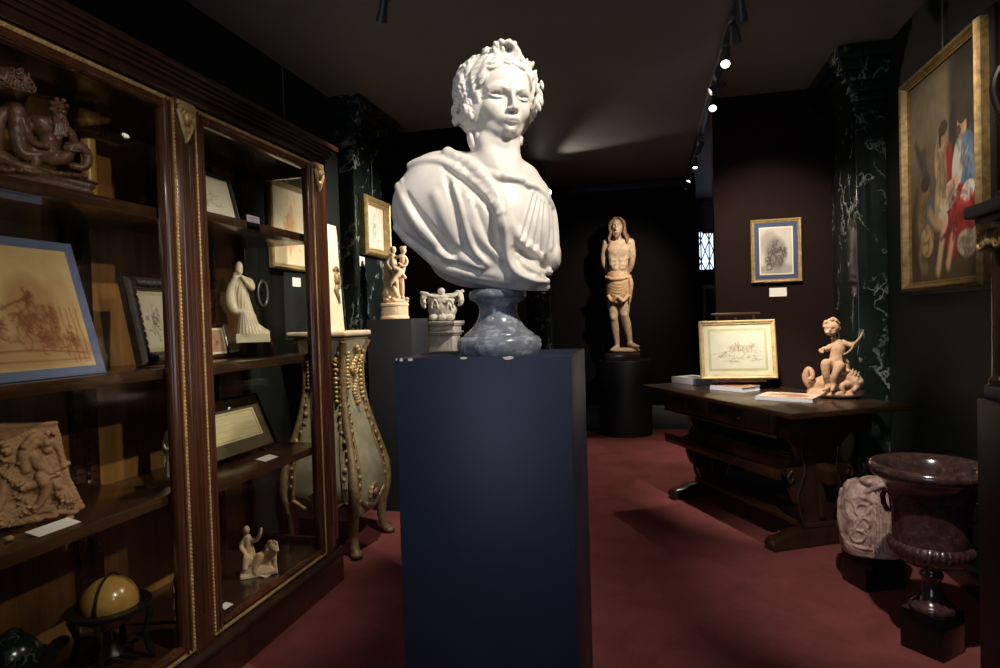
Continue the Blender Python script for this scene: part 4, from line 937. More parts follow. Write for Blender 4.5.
T([(258, 560, 4, 7), (268, 556, 2, 7.5), (272, 551, 0, 6)], 2); E(273, 547, -3, 5.5, 6, 6, 2); E(276, 550, -7, 3, 2.6, 3, 1); T([(268, 562, -2, 3), (270, 571, -3, 2.6)], 1); T([(274, 558, -2, 3), (275, 570, -3, 2.4)], 1)
g = np.random.default_rng(5)
for k in range(22): a = g.uniform(0, 6.28); E(272+5.5*math.cos(a), 547+6*math.sin(a), -2+g.uniform(-4, 4), 1.7, 1.7, 1.8, .7)
s.rough(.25, 3, 4); s.cut_below((SB+.001-s.O[2])/s.s); s.put('figures', 'terra_light', t, 1)
card('label_card', 'white label card standing in the front corner of the cabinet floor by the middle post', tuple(atx(229, 600, CF-.08)[:2])+(SB+.001,), L90, .05, .035, 'paper', R_(82))
card('label_card', 'white label card lying on the cabinet floor in front of the seated figure and lion', tuple(atx(272, 576, CF-.10)[:2])+(SB+.001,), L90, .08, .045, 'paper', R_(80))

# ------------------------------------------------------------------ left wall and the painted stand
P = Paint(50, 70, (222, 202, 164), (234, 216, 182), 9); P.scribble(.5, .5, .22, .3, 40, .012, (196, 120, 72), .55, 3); P.wash(.5, .55, .25, .3, (204, 140, 92), .35)
a, b = atx(276, 268, XL+.03), atx(307, 268, XL+.03)
picture('framed_drawing', 'red chalk figure drawing in a gilt frame, seen through the glass end of the cabinet', 'picture', (XL+.02, 3.325, 1.64), L90, .40, .51, 'gilt', .032, .02, P, [(.035, 'cream')], 0, None, rod=ZT-.01-1.64-.51)
m = MB(); t = thing('medallion', 'small oval metal medallion on the dark wall behind the cabinet end', 'medallion', (XL+.006, 3.05, 1.49), L90)
a = [(.045*math.cos(q), -.004, .068*math.sin(q)) for q in np.linspace(0, 6.283, 41)[:-1]]; MB().tube(a, .008, 8, closed=True).build('rim', 'wire', t); MB().ball((0, 0, 0), .04, 3, (1, .12, 1.55)).ball((0, -.006, .01), .018, 2, (1, .4, 1.3)).build('relief', 'dark_metal', t)
card('wall_label', 'small white wall label below the gilt-framed red chalk drawing', (XL+.003, 3.41, 1.545), L90, .09, .055, 'paper')
# painted rococo stand
SX, SY = -1.832, 3.345
t = thing('rococo_stand', 'pale green painted rococo stand with gilt garlands and a cream marble top, behind the cabinet', 'stand', (SX, SY, 0))
def hw(z): return float(np.interp(z, [.16, .24, .34, .48, .62, .78, .92, 1.06, 1.16, 1.21], [.165, .200, .218, .210, .176, .138, .118, .116, .130, .150]))
def ring(z, k=1., n=8):
    h = hw(z)*k; out = []
    for c, sg in (((-1, -1), 0), ((1, -1), 1), ((1, 1), 2), ((-1, 1), 3)):
        nx = [(-1, -1), (1, -1), (1, 1), (-1, 1)][(sg+1) % 4]
        for i in range(n):
            f = i/n; x, y = c[0]*(1-f)+nx[0]*f, c[1]*(1-f)+nx[1]*f; bul = 1+.06*math.sin(f*math.pi)
            out.append((x*h*(bul if abs(x) > .99 else 1), y*h*(bul if abs(y) > .99 else 1), z))
    return out
zs = np.linspace(.20, 1.215, 30); MB().loft([ring(z) for z in zs]).build('body', 'celadon', t, sharp=50)
m = MB(); m.box(-.165, .160, -.160, .140, 1.215, 1.235, .006); m.build('top_moulding', 'rococo_trim', t)
MB().box(-.20, .180, -.180, .150, 1.235, 1.268, .012, seg=3).build('top_slab', 'slab', t)
for sx in (-1, 1):
    for sy in (-1, 1):
        m = MB(); m.tube([(sx*hw(z)*1.01, sy*hw(z)*1.01, z) for z in np.linspace(1.21, .24, 24)], [.020]*10+[.022]*8+[.028]*6, 10)
        m.tube([(sx*.20, sy*.20, .30), (sx*.19, sy*.19, .20), (sx*.185, sy*.185, .12), (sx*.20, sy*.20, .05), (sx*.225, sy*.225, .018)], [.034, .032, .026, .026, .028], 12)
        m.ball((sx*.222, sy*.222, .022), .032, 2, (1.1, 1.1, .68)); m.build('leg', 'rococo_trim', t, sharp=50)
g = random.Random(2)
for (dx, dy) in ((1, 0), (0, -1)):
    m = MB()
    def on(u, z, off=.004): h = hw(z)*(1.055 if abs(u) < .5 else 1.03)+off; return (h, u*hw(z), z) if dx else (u*hw(z), -h, z)
    for q in (-1, 1):
        m.tube([on(q*(.80-.10*math.sin((z-.24)*6)), z, .002) for z in np.linspace(1.18, .28, 30)], .010, 8)
        for k in range(16): z = 1.14-.05*k; m.ball(on(q*(.84-.08*math.sin(k)), z, .006), .012+.004*g.random(), 1, (1, 1, 1.3))
    m.tube([on(u, .26+.05*abs(u)**2-.03*math.cos(u*3), .002) for u in np.linspace(-.8, .8, 20)], .014, 8)
    m.build('raised_trim', 'rococo_trim', t, sharp=50)
    m = MB()
    for k in range(20):                       # hanging garland
        z = 1.17-.017*k; u = .22*math.sin(k*.7)*(1-k/26); m.ball(on(u, z, .010), .017+.006*g.random(), 1, (1, 1, .9))
    for k in range(15): u = -.72+.103*k; m.ball(on(u, 1.02+.12*(u*1.2)**2, .008), .014+.004*g.random(), 1)
    for k in range(10): m.ball(on(-.74, 1.14-.022*k, .012), .015+.004*g.random(), 1); m.ball(on(.70, 1.10-.026*k, .010), .012+.004*g.random(), 1)
    m.build('garland', 'gilt', t, sharp=60)
    m = MB()
    for k in range(9): a = math.pi*k/8; m.tube([on(0, .30, .006), on(.28*math.cos(a), .31+.065*math.sin(a), .012)], [.006, .013], 8)
    m.ball(on(0, .32, .010), .026, 2); m.tube([on(-.4, .27, .006), on(-.2, .25, .012), on(0, .24, .014), on(.2, .25, .012), on(.4, .27, .006)], .012, 8); m.build('shell', 'rococo_trim', t, sharp=60)
# carved cream panel standing on it against the wall
t = thing('painted_panel', 'tall cream panel with green edge and a carved mask, standing on the rococo stand', 'panel', (-1.76, 3.285, 1.268), L90, None, R_(-3))
MB().box(-.11, .075, 0, .02, 0, .62, .003).build('board', 'cream', t); MB().box(.075, .10, -.002, .022, 0, .62, .003).build('edge', 'gmarble_dim', t)
m = MB(); m.ball((.02, -.008, .30), .03, 2, (.8, .6, 1.3)); m.tube([(.02, -.006, .27), (-.005, -.006, .24), (.02, -.006, .20), (.035, -.006, .16)], [.012, .014, .012, .005], 8); m.tube([(.045, -.006, .33), (.055, -.006, .29), (.04, -.006, .25)], .009, 8); m.tube([(-.01, -.006, .35), (.02, -.008, .37), (.05, -.006, .35)], .010, 8)
for q in (-1, 1): m.ball((.02+q*.010, -.026, .308), .004, 1)
m.build('carved_mask', 'rococo_trim', t, sharp=60)
# gilt framed drawing on the marble pilaster
P = Paint(40, 60, (218, 208, 188), (228, 220, 202), 3); P.scribble(.5, .5, .15, .28, 26, .012, (150, 130, 104), .55, 4)
picture('framed_drawing', 'faint drawing in a deep gilt frame hanging by a rod on the green marble pilaster', 'picture', (-1.985+.015, 4.275, 1.80), L90, .43, .43, 'gilt', .058, .05, P, [(.02, 'cream')], 0, None, rod=.40)
card('wall_label', 'small white label under the gilt-framed drawing on the marble pilaster', (-1.985+.004, 4.08, 1.715), L90, .08, .07, 'paper')
# ------------------------------------------------------------------ middle and back of the room
t = thing('charcoal_pedestal', 'charcoal grey box pedestal behind the navy one, carrying the cream figure group', 'pedestal', (-1.745, 4.135, 0))
MB().box(-.165, .165, -.165, .165, 0, 1.332, .003).build('body', 'charcoal', t)
# entwined figures on a fluted drum
c = aty(395, 318, 4.10); A = (c[0], 4.10, 1.332); dz = 1.333-aty(395, 317.6, 4.10)[2]
t = thing('figure_group', 'cream terracotta group of two entwined figures on a fluted drum base', 'sculpture', A)
s = Sculpt(395, 280, aty(395, 280, 4.10), (376, 416, 242, 306, -14, 14), .36); E, T = s.E, s.T
E(396, 300, 0, 13, 3.6, 10, 1.5); E(389, 293, 1, 7, 8, 7, 2); E(388, 281, 3, 4, 14, 5, 2); T([(388, 290, 2, 4), (386.5, 275, 3, 3.4), (387, 262, 3, 2.6), (390, 254, 2, 1.8)], 1.5)
T([(392.6, 255, 0, 3.2), (393, 262, -1, 3.8), (395, 268, -2, 3.8)], 1.5); E(393.2, 248.4, -1, 3.1, 3.8, 3.4, .8); T([(393, 251, 0, 1.5), (393, 255, 0, 1.6)], .8)
T([(395, 268, -3, 3), (399.5, 271, -6, 2.8), (394.5, 277, -8, 2.2), (391, 282, -8, 1.7)], 1); T([(394, 270, 0, 3), (396, 279, -5, 2.6), (397, 287, -5, 2), (398, 295, -4, 1.6)], 1)
T([(390.5, 256, -1, 1.8), (387.5, 262, -2, 1.6), (391, 268, -4, 1.4)], .8); T([(395.5, 256, -2, 1.8), (399.5, 255, -4, 1.5), (404, 252, -4, 1.3)], .8)
T([(402.6, 256, 1, 3.2), (403, 262, 1, 3.4), (401.8, 269, 1, 3.3)], 1.5); E(403.4, 249, 0, 3.1, 3.6, 3.3, .8); T([(401, 246.4, 0, 1.6), (405, 245.8, 0, 1.5)], .8); T([(403, 252, 0, 1.5), (403, 256, 0, 1.6)], .8)
T([(401.6, 268, 0, 3), (401.4, 278, -1, 2.7), (402.4, 286, -1, 2.1), (402.5, 296, -1, 1.6)], 1); T([(400, 270, 3, 2.8), (399.4, 282, 3, 2.5), (400, 296, 3, 1.8)], 1); T([(405.4, 256, 0, 1.7), (407, 261, -2, 1.5), (404, 265, -4, 1.3), (399, 262, -5, 1.2)], .8)
T([(399, 266, -3, 1.5), (402, 272, -4, 1.8), (405, 276, -2, 1.6)], .8); T([(394, 286, -5, 2.4), (396, 292, -6, 2.6), (400, 298, -5, 2)], 1)
for k in range(12): E(385+k*2, 298+rng.uniform(-2, 2), -6+rng.uniform(-3, 3), 2, 1.6, 2, 1)
s.dz = dz; s.put('figures', 'terra_light', t, 1)
z1 = (atz(395, 301, 0), 0)[1]; H = aty(395, 301.5, 4.10)[2]+dz-1.332; px = .0066
pr = [(14.6, 0), (15.4, .002), (15.4, .018), (14.2, .022), (14, .026)]
MB().lathe([(r*px, z) for r, z in pr]+[(.092, .03), (.092, H-.03), (.094, H-.026)], 96, lobes=36, lobe_rng=(.029, H-.029), lobe_amp=.035).build('drum', 'terra_light', t, sharp=40)
MB().lathe([(.094, H-.026), (.100, H-.022), (.100, H-.010), (.092, H), (0, H)], 64).build('rim', 'terra_light', t)
# marble capital fragment on a moulded stone pedestal
c = aty(444, 322, 4.45); t = thing('stone_pedestal', 'weathered stone pedestal with stepped mouldings, half hidden behind the navy pedestal', 'pedestal', (c[0], 4.45, 0)); zt = 1.308
m = MB()
for h, z0, z1 in ((.125, zt-.022, zt), (.118, zt-.034, zt-.022), (.105, zt-.075, zt-.034), (.118, zt-.090, zt-.075), (.106, zt-.105, zt-.09), (.095, .16, zt-.105), (.108, .13, .16), (.125, 0, .13)): m.box(-h, h, -h, h, z0, z1, .004)
m.build('body', 'old_marble', t)
MB().box(-.07, .07, -.1, -.093, .3, zt-.15, .003).build('face_panel', 'old_marble', t)
t = thing('capital_fragment', 'white marble capital fragment with hanging volutes on the weathered stone pedestal', 'fragment', (c[0], 4.45, zt)); dz = zt+.001-aty(444, 321, 4.45)[2]
s = Sculpt(442, 305, aty(442, 305, 4.45), (414, 470, 284, 324, -20, 20), .36); E, T = s.E, s.T
E(442.5, 309, 0, 14.5, 11, 12, 2); E(442, 317, 0, 13, 4, 12, 2); E(442, 301, 0, 15, 6, 11, 2)
T([(421.5, 293, -4, 1.6), (430, 296, -7, 2), (442, 298, -8, 2.2), (454, 295.5, -7, 2), (462.5, 291, -4, 1.6)], 1); T([(421.5, 293, 6, 1.6), (432, 296, 8, 2), (452, 295, 8, 2), (462.5, 291, 6, 1.6)], 1); E(442, 297, 0, 19, 2.4, 9, 1.5, rot=-3)
for a, q in (((423.5, 299), -1), ((460.5, 297), 1)):
    T([(a[0]-q*2, a[1]-5, -4, 2), (a[0], a[1]-1, -5, 3), (a[0]+q*.4, a[1]+5, -5, 2.8), (a[0]-q*1.4, a[1]+8, -5, 1.5)], 1); T([(a[0]-q*2, a[1]-4, 5, 2), (a[0], a[1]+1, 5, 3), (a[0], a[1]+7, 5, 1.8)], 1)
    T([(a[0]-q*2, a[1]-2, -7, 1), (a[0]-q*.2, a[1]+2, -8, 1.2), (a[0]-q*2, a[1]+4, -8, .9)], .6); T([(a[0]-q*3, a[1]-4, 0, 3), (a[0]-q*8, a[1]+2, 0, 4)], 1)
E(441.5, 291.6, -5, 4, 3.8, 4, .8)
for k in range(5): a = k*1.257; E(441.5+2.6*math.cos(a), 291.6+2.4*math.sin(a), -7, 1.5, 1.4, 1.6, .5)
for k in range(3): x = 433+k*9; E(x, 317.5, -10, 4, 3, 2.5, 2)
for x in (434.5, 450): T([(x-3, 308, -11, 1), (x-2, 302, -12, 1.2), (x, 300, -12.5, 1.2), (x+2, 302, -12, 1.2), (x+3, 308, -11, 1)], .7)
s.dz = dz; s.rough(.3, 3, 6); s.put('capital', 'old_marble', t, 1)

# marble column in the back room
A = aty(539, 300, 6.5); wq = abs(aty(553, 300, 6.5)[0]-A[0]); t = thing('marble_column', 'dark green marble column standing far back, half hidden behind the bust and its socle', 'column', (A[0], 6.5, 0))
MB().box(-wq*1.1, wq*1.1, -wq*1.1, wq*1.1, 0, .10, .004).build('base', 'gloss_black', t)
MB().lathe([(wq*1.05, .10), (wq*1.05, .14), (wq*.95, .16), (wq*.93, 1.50), (wq*.98, 1.52), (wq*.98, 1.55)], 48).build('shaft', 'gmarble', t, sharp=50); MB().box(-wq, wq, -wq, wq, 1.55, 1.60, .004).build('capital', 'gloss_black', t)
# statue of a bound man at the far end
CX = aty(626, 420, 7.03)[0]; t = thing('round_pedestal', 'black cylindrical pedestal at the back, carrying the painted wooden statue', 'pedestal', (CX, 7.03, 0)); hp = .822
MB().lathe([(.285, 0), (.288, .004), (.288, hp-.006), (.284, hp), (0, hp)], 72).build('drum', 'black', t)
SYY = 7.0; A = aty(623, 362, SYY); t = thing('statue', 'painted wooden statue of a standing bound man in a loincloth, on the round black pedestal', 'statue', (A[0], SYY, hp))
zpl = aty(623, 352.5, SYY)[2]-hp
MB().box(-.19, .19, -.15, .15, 0, zpl, .004).build('plinth', 'mahog_dark', t)
s = Sculpt(619, 285, aty(619, 285, SYY), (596, 646, 214, 356, -16, 18), .5); E, T = s.E, s.T
E(625, 350.5, 0, 15, 3, 10, 2)
# legs
T([(612.5, 300, 0, 6.6), (613.4, 311, -1, 5.2), (613.6, 318, -2, 4.2), (614.6, 326, 0, 4.2), (616.4, 338, 1, 3), (617.2, 345, 1, 2.5), (616.6, 348.5, 0, 2.6)], 1.5); T([(617, 347.5, 0, 2.6), (613.5, 349.5, -6, 2.3), (611.5, 350, -9, 1.5)], 1)
T([(624, 300, 0, 6.6), (624.2, 309, -1, 5.4), (624.6, 316, -2, 4.3), (626.8, 324, 0, 4.2), (629.2, 336, 1, 3), (630, 342.5, 1, 2.5)], 1.5); T([(630, 344, 1, 2.8), (634.5, 346, -5, 2.4), (638, 346.5, -8, 1.6)], 1)
for a, q in ((613.4, 318), (624.6, 315)): E(a, q, -5, 2.6, 2.8, 2, 1.2)
# trunk
E(618.6, 252, 0, 12.2, 13, 8, 3); E(618.4, 266, 0, 9.8, 9, 7, 4); E(618, 278, 0, 11.4, 8, 8, 4); E(618.5, 243, 1, 13, 4.6, 6.5, 3); T([(617, 233, 0, 3.6), (617.6, 242, 1, 4.6)], 3)
E(613, 249, -5.2, 5.4, 4, 2.4, 3); E(624.2, 249, -5.2, 5.4, 4, 2.4, 3); T([(618.4, 256, -8.6, .6), (618.4, 270, -7.6, .6)], 1, True)
for k in range(3): T([(612+k*.6, 260+k*4, -5.6, 1.2), (615.5, 260.5+k*4, -6, 1.4)], 2.2); T([(621.5, 260.5+k*4, -6, 1.4), (625-k*.6, 260+k*4, -5.6, 1.2)], 2.2)
for k in range(4): T([(609.6, 255+k*3, -4, .7), (612, 256.4+k*3, -5.4, .7)], 2.2); T([(627.4, 255+k*3, -4, .7), (625, 256.4+k*3, -5.4, .7)], 2.2)
# arms bound behind
T([(606.4, 243, 1, 4), (604.6, 252, 3, 3.8), (604, 262, 5, 3.2), (607, 271, 9, 2.9), (613, 277, 12, 2.6)], 1.5); T([(630.6, 242, 1, 4), (632, 252, 3, 3.7), (631.8, 262, 5, 3.1), (629, 270, 9, 2.8), (622, 277, 12, 2.6)], 1.5); E(617, 278, 13, 4.5, 3, 2.6, 1.2)
for k in range(5): T([(615, 276+k*1.1, 14, .8), (612.5-k*.2, 279+k*1.2, 15, .7)], .4)
# head
E(617, 227, -2, 5.6, 8.4, 7, 1.5, rot=-8); E(617, 231, -5, 4, 4.6, 4, 1.5); T([(616.4, 225.5, -8.4, 1), (616.2, 229, -9.6, 1.3)], .8)
for q in (-1, 1): E(616.6+q*2.3, 225.8, -8.3, 1.3, 1, 1.2, .6, sub=True); T([(616.6+q*1, 224, -8.6, .6), (616.6+q*3.4, 224.2, -7.6, .6)], .6)
T([(615, 232, -8.4, .5), (616.4, 232.2, -9.2, .6), (618, 232, -8.4, .5)], .5); E(616.8, 235.5, -6.5, 2.6, 2.4, 2.4, 1); 
s.put('body', 'statue', t, 1)
s = Sculpt(619, 230, aty(619, 230, SYY), (600, 640, 214, 248, -16, 18), .42); E, T = s.E, s.T
E(617.4, 224.5, 1, 6.6, 7.4, 7.4, 1); E(616.6, 229.5, -9, 4.9, 8.8, 7.5, .6, sub=True)
for q in (-1, 1):
    for k in range(6): T([(617.4+q*1, 218, -1+k*1.5, 1.2), (617.2+q*5.6, 221, -1+k*1.5, 1.5), (617+q*7.2, 228, -1+k*1.5, 1.6), (617.6+q*(7.4+.5*(k % 2)), 235, -3+k*1.6, 1.7), (618+q*8.6, 240+(k % 3), -2+k*1.4, 1)], .7)
E(616.6, 236, -7.6, 2.7, 3, 2.4, 1); T([(614, 232.4, -8, .8), (613.6, 235, -6.6, 1.1), (616.6, 238, -7.6, 1.2), (619.6, 235, -6.6, 1.1), (619, 232.4, -8, .8)], .7)
for q in (-1, 1):
    for k in range(5): T([(617.4+q*2, 217.6, -5+k*2, 1.1), (617.2+q*6.2, 222, -5+k*2, 1.5), (617+q*7.6, 228, -4.6+k*2, 1.5), (617.4+q*(6.6+k*.3), 233, -5+k*2, 1.6), (617.8+q*(9+k*.4), 238, -5.5+k*2, 1.5), (618+q*8.4, 242+(k % 3), -6+k*2, .9)], .6)
s.rough(.3, 2, 3); s.put('hair', 'hair_brown', t, 0)
s = Sculpt(618, 290, aty(618, 290, SYY), (598, 640, 270, 308, -16, 16), .42); E, T = s.E, s.T
T([(618, 278, 0, 12.2), (618, 284, 0, 12.4), (618, 292, 0, 12.2), (618, 296, 0, 11.6)], 2)
s.D = np.maximum(s.D, 0-0*s.D-9) ; E(618, 310, 0, 16, 7, 16, 1.5, sub=True); E(618, 268.5, 0, 16, 4, 16, 1.5, sub=True)
for k in range(7): s.fold([(607, 279+k*2.6, .8), (613, 283+k*3, 1.3), (621, 284+k*2.8, 1.3), (629, 277+k*2.4, .8)], .8, .2)
T([(606, 277, -8, 1.4), (612, 279, -12, 1.6), (622, 278.6, -12, 1.6), (630, 276, -8, 1.4)], .8); T([(629.5, 277, -8, 2), (631, 284, -8, 2.4), (630, 295, -7, 2), (629.5, 302, -6, 1.2)], 1); T([(608, 296, -9, 1.5), (612, 301, -10, 1.8), (616, 297, -12, 1.5)], 1); T([(618, 297, -12, 1.4), (623, 301, -11, 1.8), (628, 296, -9, 1.4)], 1)
s.put('loincloth', 'statue_cloth', t, 1)
# ------------------------------------------------------------------ right side: print, painting, table and what stands on it
P = Paint(60, 76, (176, 170, 162), (196, 190, 180), 5); g = np.random.default_rng(3); dk = (66, 62, 58)
P.wash(.5, .55, .34, .34, dk, .45); P.wash(.5, .9, .6, .12, dk, .3); P.wash(.3, .35, .3, .3, (110, 106, 100), .4)
for x, y, sx, sy in ((.45, .42, .10, .12), (.58, .50, .14, .10), (.34, .55, .10, .12), (.60, .68, .18, .12), (.3, .74, .14, .10), (.75, .55, .08, .14)): P.scribble(x, y, sx, sy, 22, .012, dk, .6, int(x*91))
P.line([(.2, .8), (.34, .78), (.36, .9), (.2, .92), (.2, .8)], .014, dk, .7, False)
picture('framed_print', 'grey figure print in a blue mount and gilt frame on the dark velvet panel', 'picture', (.886, 4.78-.014, 1.512), 0, .335, .450, 'gilt', .024, .018, P, [(.034, 'navymount'), (.008, 'cream')])
card('wall_label', 'white wall label below the blue-mounted print on the velvet panel', (.895, 4.776, 1.412), 0, .115, .062, 'paper')
# large oil painting on the right wall
P = Paint(280, 350, (58, 48, 36), (84, 70, 52), 4, 1/1.28); B = P.blob
B(.35, .22, .55, .22, (138, 122, 92), 0, .9, .8); B(.2, .45, .3, .3, (124, 110, 84), 0, .9, .6); B(.85, .12, .25, .3, (34, 28, 22), 10, .6, .8); B(.2, .9, .4, .12, (66, 54, 34), 0, .5, .8); B(.5, .97, .6, .06, (88, 70, 40), 0, .5, .6)
P.blend(np.clip((P.U-.78)*6, 0, 1)*np.clip((P.V-.15)*3, 0, 1), (36, 30, 24), .7)
for k in range(5): P.line([(.30-.02*k, .50), (.16+.02*k, .40-.01*k), (.10+.03*k, .30+.035*k)], .022, (44, 38, 32) if k % 2 else (64, 56, 46), .9)      # wing
for k in range(4): P.line([(.62+.02*k, .42), (.62+.02*k, .30), (.66, .22+.02*k)], .022, (40, 34, 28), .9)
B(.50, .46, .11, .15, (190, 166, 128), -8, .3); B(.47, .62, .09, .14, (176, 152, 116), 10, .3); B(.52, .34, .052, .052, (200, 150, 112), 0, .25); B(.515, .30, .062, .034, (52, 34, 22), -10, .3); B(.47, .335, .02, .05, (52, 34, 22), 0, .3)
P.line([(.58, .42), (.60, .52), (.57, .62)], .035, (150, 28, 24), .95); B(.60, .47, .035, .09, (160, 34, 28), 6, .3)
B(.76, .34, .058, .056, (206, 158, 118), -18, .25); B(.77, .295, .06, .034, (62, 42, 28), -14, .3); B(.72, .35, .03, .022, (90, 60, 38), 0, .3)
B(.80, .50, .12, .13, (104, 130, 160), 10, .3); B(.70, .50, .07, .12, (214, 210, 200), 12, .3); B(.86, .50, .05, .12, (78, 104, 140), 0, .3); P.line([(.84, .46), (.90, .58), (.82, .64), (.72, .64)], .04, (120, 146, 174), .9)
B(.66, .70, .20, .11, (168, 30, 26), -16, .25); B(.86, .74, .13, .10, (176, 32, 28), 14, .25); B(.62, .82, .08, .09, (150, 24, 22), 0, .3); P.line([(.50, .72), (.62, .66), (.74, .72), (.9, .68)], .012, (110, 16, 16), .7)
B(.58, .62, .13, .06, (224, 218, 202), -24, .25); B(.82, .63, .09, .045, (228, 224, 212), -20, .25); B(.50, .72, .07, .05, (216, 206, 184), 20, .25)
for pts, w_ in (([(.52, .74), (.47, .84), (.42, .95)], .034), ([(.64, .78), (.60, .86), (.56, .93)], .030), ([(.44, .62), (.52, .60), (.58, .62)], .03), ([(.68, .56), (.60, .60), (.56, .64)], .028)): P.line(pts, w_, (222, 180, 140), .95)
for x, y, rx, ry, n_, c_ in ((.80, .50, .08, .10, 16, (66, 86, 116)), (.66, .72, .16, .09, 26, (104, 16, 16)), (.86, .74, .09, .08, 16, (112, 18, 18)), (.50, .50, .07, .12, 18, (126, 104, 72)), (.58, .62, .09, .05, 12, (150, 140, 122)), (.80, .48, .06, .06, 8, (160, 182, 204)), (.72, .68, .10, .05, 10, (206, 64, 54))): P.scribble(x, y, rx, ry, n_, .010, c_, .65, int(x*77+y*31), .3)
B(.25, .56, .06, .055, (150, 108, 78), 0, .25); B(.24, .52, .065, .036, (40, 28, 20), 0, .3); B(.22, .68, .10, .12, (140, 112, 70), 12, .3); B(.30, .66, .06, .08, (86, 100, 116), 0, .3); P.line([(.30, .66), (.38, .72), (.46, .74)], .03, (196, 150, 112), .9); B(.26, .80, .10, .08, (190, 160, 110), -10, .35); P.line([(.18, .8), (.14, .9), (.24, .93)], .03, (150, 116, 80), .8)
B(.80, .85, .12, .06, (190, 178, 156), 4, .35); B(.90, .83, .045, .04, (170, 158, 136), 0, .3); P.scribble(.80, .85, .10, .05, 30, .008, (110, 98, 80), .6, 3); P.line([(.10, .55), (.04, .75), (.12, .95)], .03, (52, 42, 30), .8)
P.scribble(.3, .25, .5, .3, 40, .02, (88, 76, 56), .25, 5, .4); P.scribble(.22, .70, .10, .12, 20, .008, (84, 62, 38), .6, 8, .4); P.I *= .92
t = picture('oil_painting', 'large gilt-framed oil painting of red and blue robed figures on the right wall', 'painting', (XR-.02, 3.40, 1.39), R90, .82, 1.11, 'gilt_old', .044, .045, P, (), 0, None, 'oil', rod=ZT-.01-1.39-1.11)
MB().box(-.44, .45, .006, .019, -.02, 1.14, .003).build('backing_box', 'black', t)
# walnut trestle table
TH = .79; TX, TY, TR = .677, 3.337, R_(28)      # near corner and direction of the short side
W_, L_ = .76, 1.58
tb = thing('trestle_table', 'dark walnut trestle table with carved lyre ends, standing against the right wall', 'table', (TX, TY, 0), TR)
MB().box(0, W_, 0, L_, TH-.030, TH, .006).build('tabletop', 'walnut', tb)
m = MB()
for x0, x1, y0, y1 in ((.07, .09, .20, L_-.20), (W_-.09, W_-.07, .20, L_-.20), (.07, W_-.07, .20, .22), (.07, W_-.07, L_-.22, L_-.20)): m.box(x0, x1, y0, y1, TH-.165, TH-.030, .003)
m.tube([(.068, .20, TH-.160), (.068, L_-.20, TH-.160)], .009, 8); m.build('apron', 'walnut_v', tb)
for k, (y0, y1) in enumerate(((.26, .74), (.82, 1.32))): d = MB().box(.062, .075, y0, y1, TH-.145, TH-.045, .004).build('drawer', 'walnut_v', tb); MB().ball((.054, (y0+y1)/2, TH-.095), .011, 2).build('knob', 'brass', d)
def trestle(y):
    half = [(.0, .05), (.10, .05), (.115, .09), (.085, .13), (.095, .19), (.155, .25), (.185, .33), (.165, .37), (.20, .39), (.215, .44), (.165, .455), (.13, .50), (.155, .56), (.20, .60), (.22, TH-.165), (0, TH-.165)]
    c = W_/2; poly = [(c+u, z) for u, z in half[1:-1]]+[(c-u, z) for u, z in half[1:-1][::-1]]
    e = MB().prism(poly, 'y', y-.024, y+.024, .006).build('trestle_end', 'walnut_v', tb, sharp=30)
    m = MB(); m.prism([(.07, 0), (.055, .035), (.08, .07), (.14, .072), (.20, .10), (W_-.20, .10), (W_-.14, .072), (W_-.08, .07), (W_-.055, .035), (W_-.07, 0)], 'y', y-.042, y+.042, .010); m.build('foot', 'walnut_v', e, sharp=30)
    m = MB()
    for q in (-1, 1):
        m.tube([(c+q*.19, y-.03, .43), (c+q*.215, y-.03, .40), (c+q*.20, y-.03, .37), (c+q*.175, y-.03, .385), (c+q*.185, y-.03, .41)], .012, 8); m.tube([(c+q*.10, y-.028, .10), (c+q*.14, y-.028, .20), (c+q*.15, y-.028, .30), (c+q*.10, y-.028, .42), (c+q*.12, y-.028, .54)], .010, 8)
    m.tube([(c, y-.028, .16), (c, y-.028, .36)], [.02, .032], 10); m.ball((c, y-.028, .42), .035, 2, (1, .6, 1.2)); m.build('carving', 'walnut_v', e, sharp=60)
trestle(.27); trestle(L_-.27)
MB().box(W_/2-.03, W_/2+.03, .15, L_-.15, .36, .46, .006).build('stretcher', 'walnut', tb); MB().box(.06, .10, .20, L_-.20, .40, .455, .006).build('front_rail', 'walnut', tb); MB().box(W_/2-.11, W_/2+.11, .24, L_-.24, .10, .13, .006).build('foot_rail', 'walnut', tb)
# drawing on an easel
P = Paint(110, 66, (206, 198, 178), (220, 212, 194), 4); br = (132, 112, 92)
P.line([(.02, .62), (.25, .56), (.5, .52), (.8, .58), (.98, .56)], .006, br, .5)
for x, y, sx, sy in ((.40, .48, .08, .10), (.52, .42, .07, .12), (.64, .48, .10, .10), (.28, .58, .10, .08), (.80, .46, .08, .12), (.5, .70, .14, .07), (.18, .68, .08, .06), (.72, .68, .12, .08), (.40, .82, .14, .05), (.82, .80, .10, .05)): P.scribble(x, y, sx, sy, 16, .005, br, .55, int(x*173))
for x in (.36, .44, .52, .60, .68): P.line([(x, .56), (x, .44), (x+.04, .38), (x+.08, .44), (x+.08, .56)], .005, br, .6, False)
Q = [aty(697, 377, 4.42), aty(774, 380, 4.36)]; yc = 4.40; xc = (Q[0][0]+Q[1][0])/2; yc2 = 4.40
ang = R_(2); t = picture('framed_drawing', 'brown ink landscape drawing in a gilt frame, propped on a small easel on the table', 'picture', (xc+.028, yc2, TH+.068), ang, .49, .40, 'gilt_pale', .030, .022, P, [(.030, 'cream'), (.016, 'sagemount')], R_(10), pane=True)
e = thing('tabletop_easel', 'small wooden table easel holding up the gilt-framed landscape drawing', 'easel', (xc+.028, yc2+.03, TH), ang)
MB().box(-.16, .16, .062, .082, .50, .515, .003).build('top_bar', 'walnut', e)
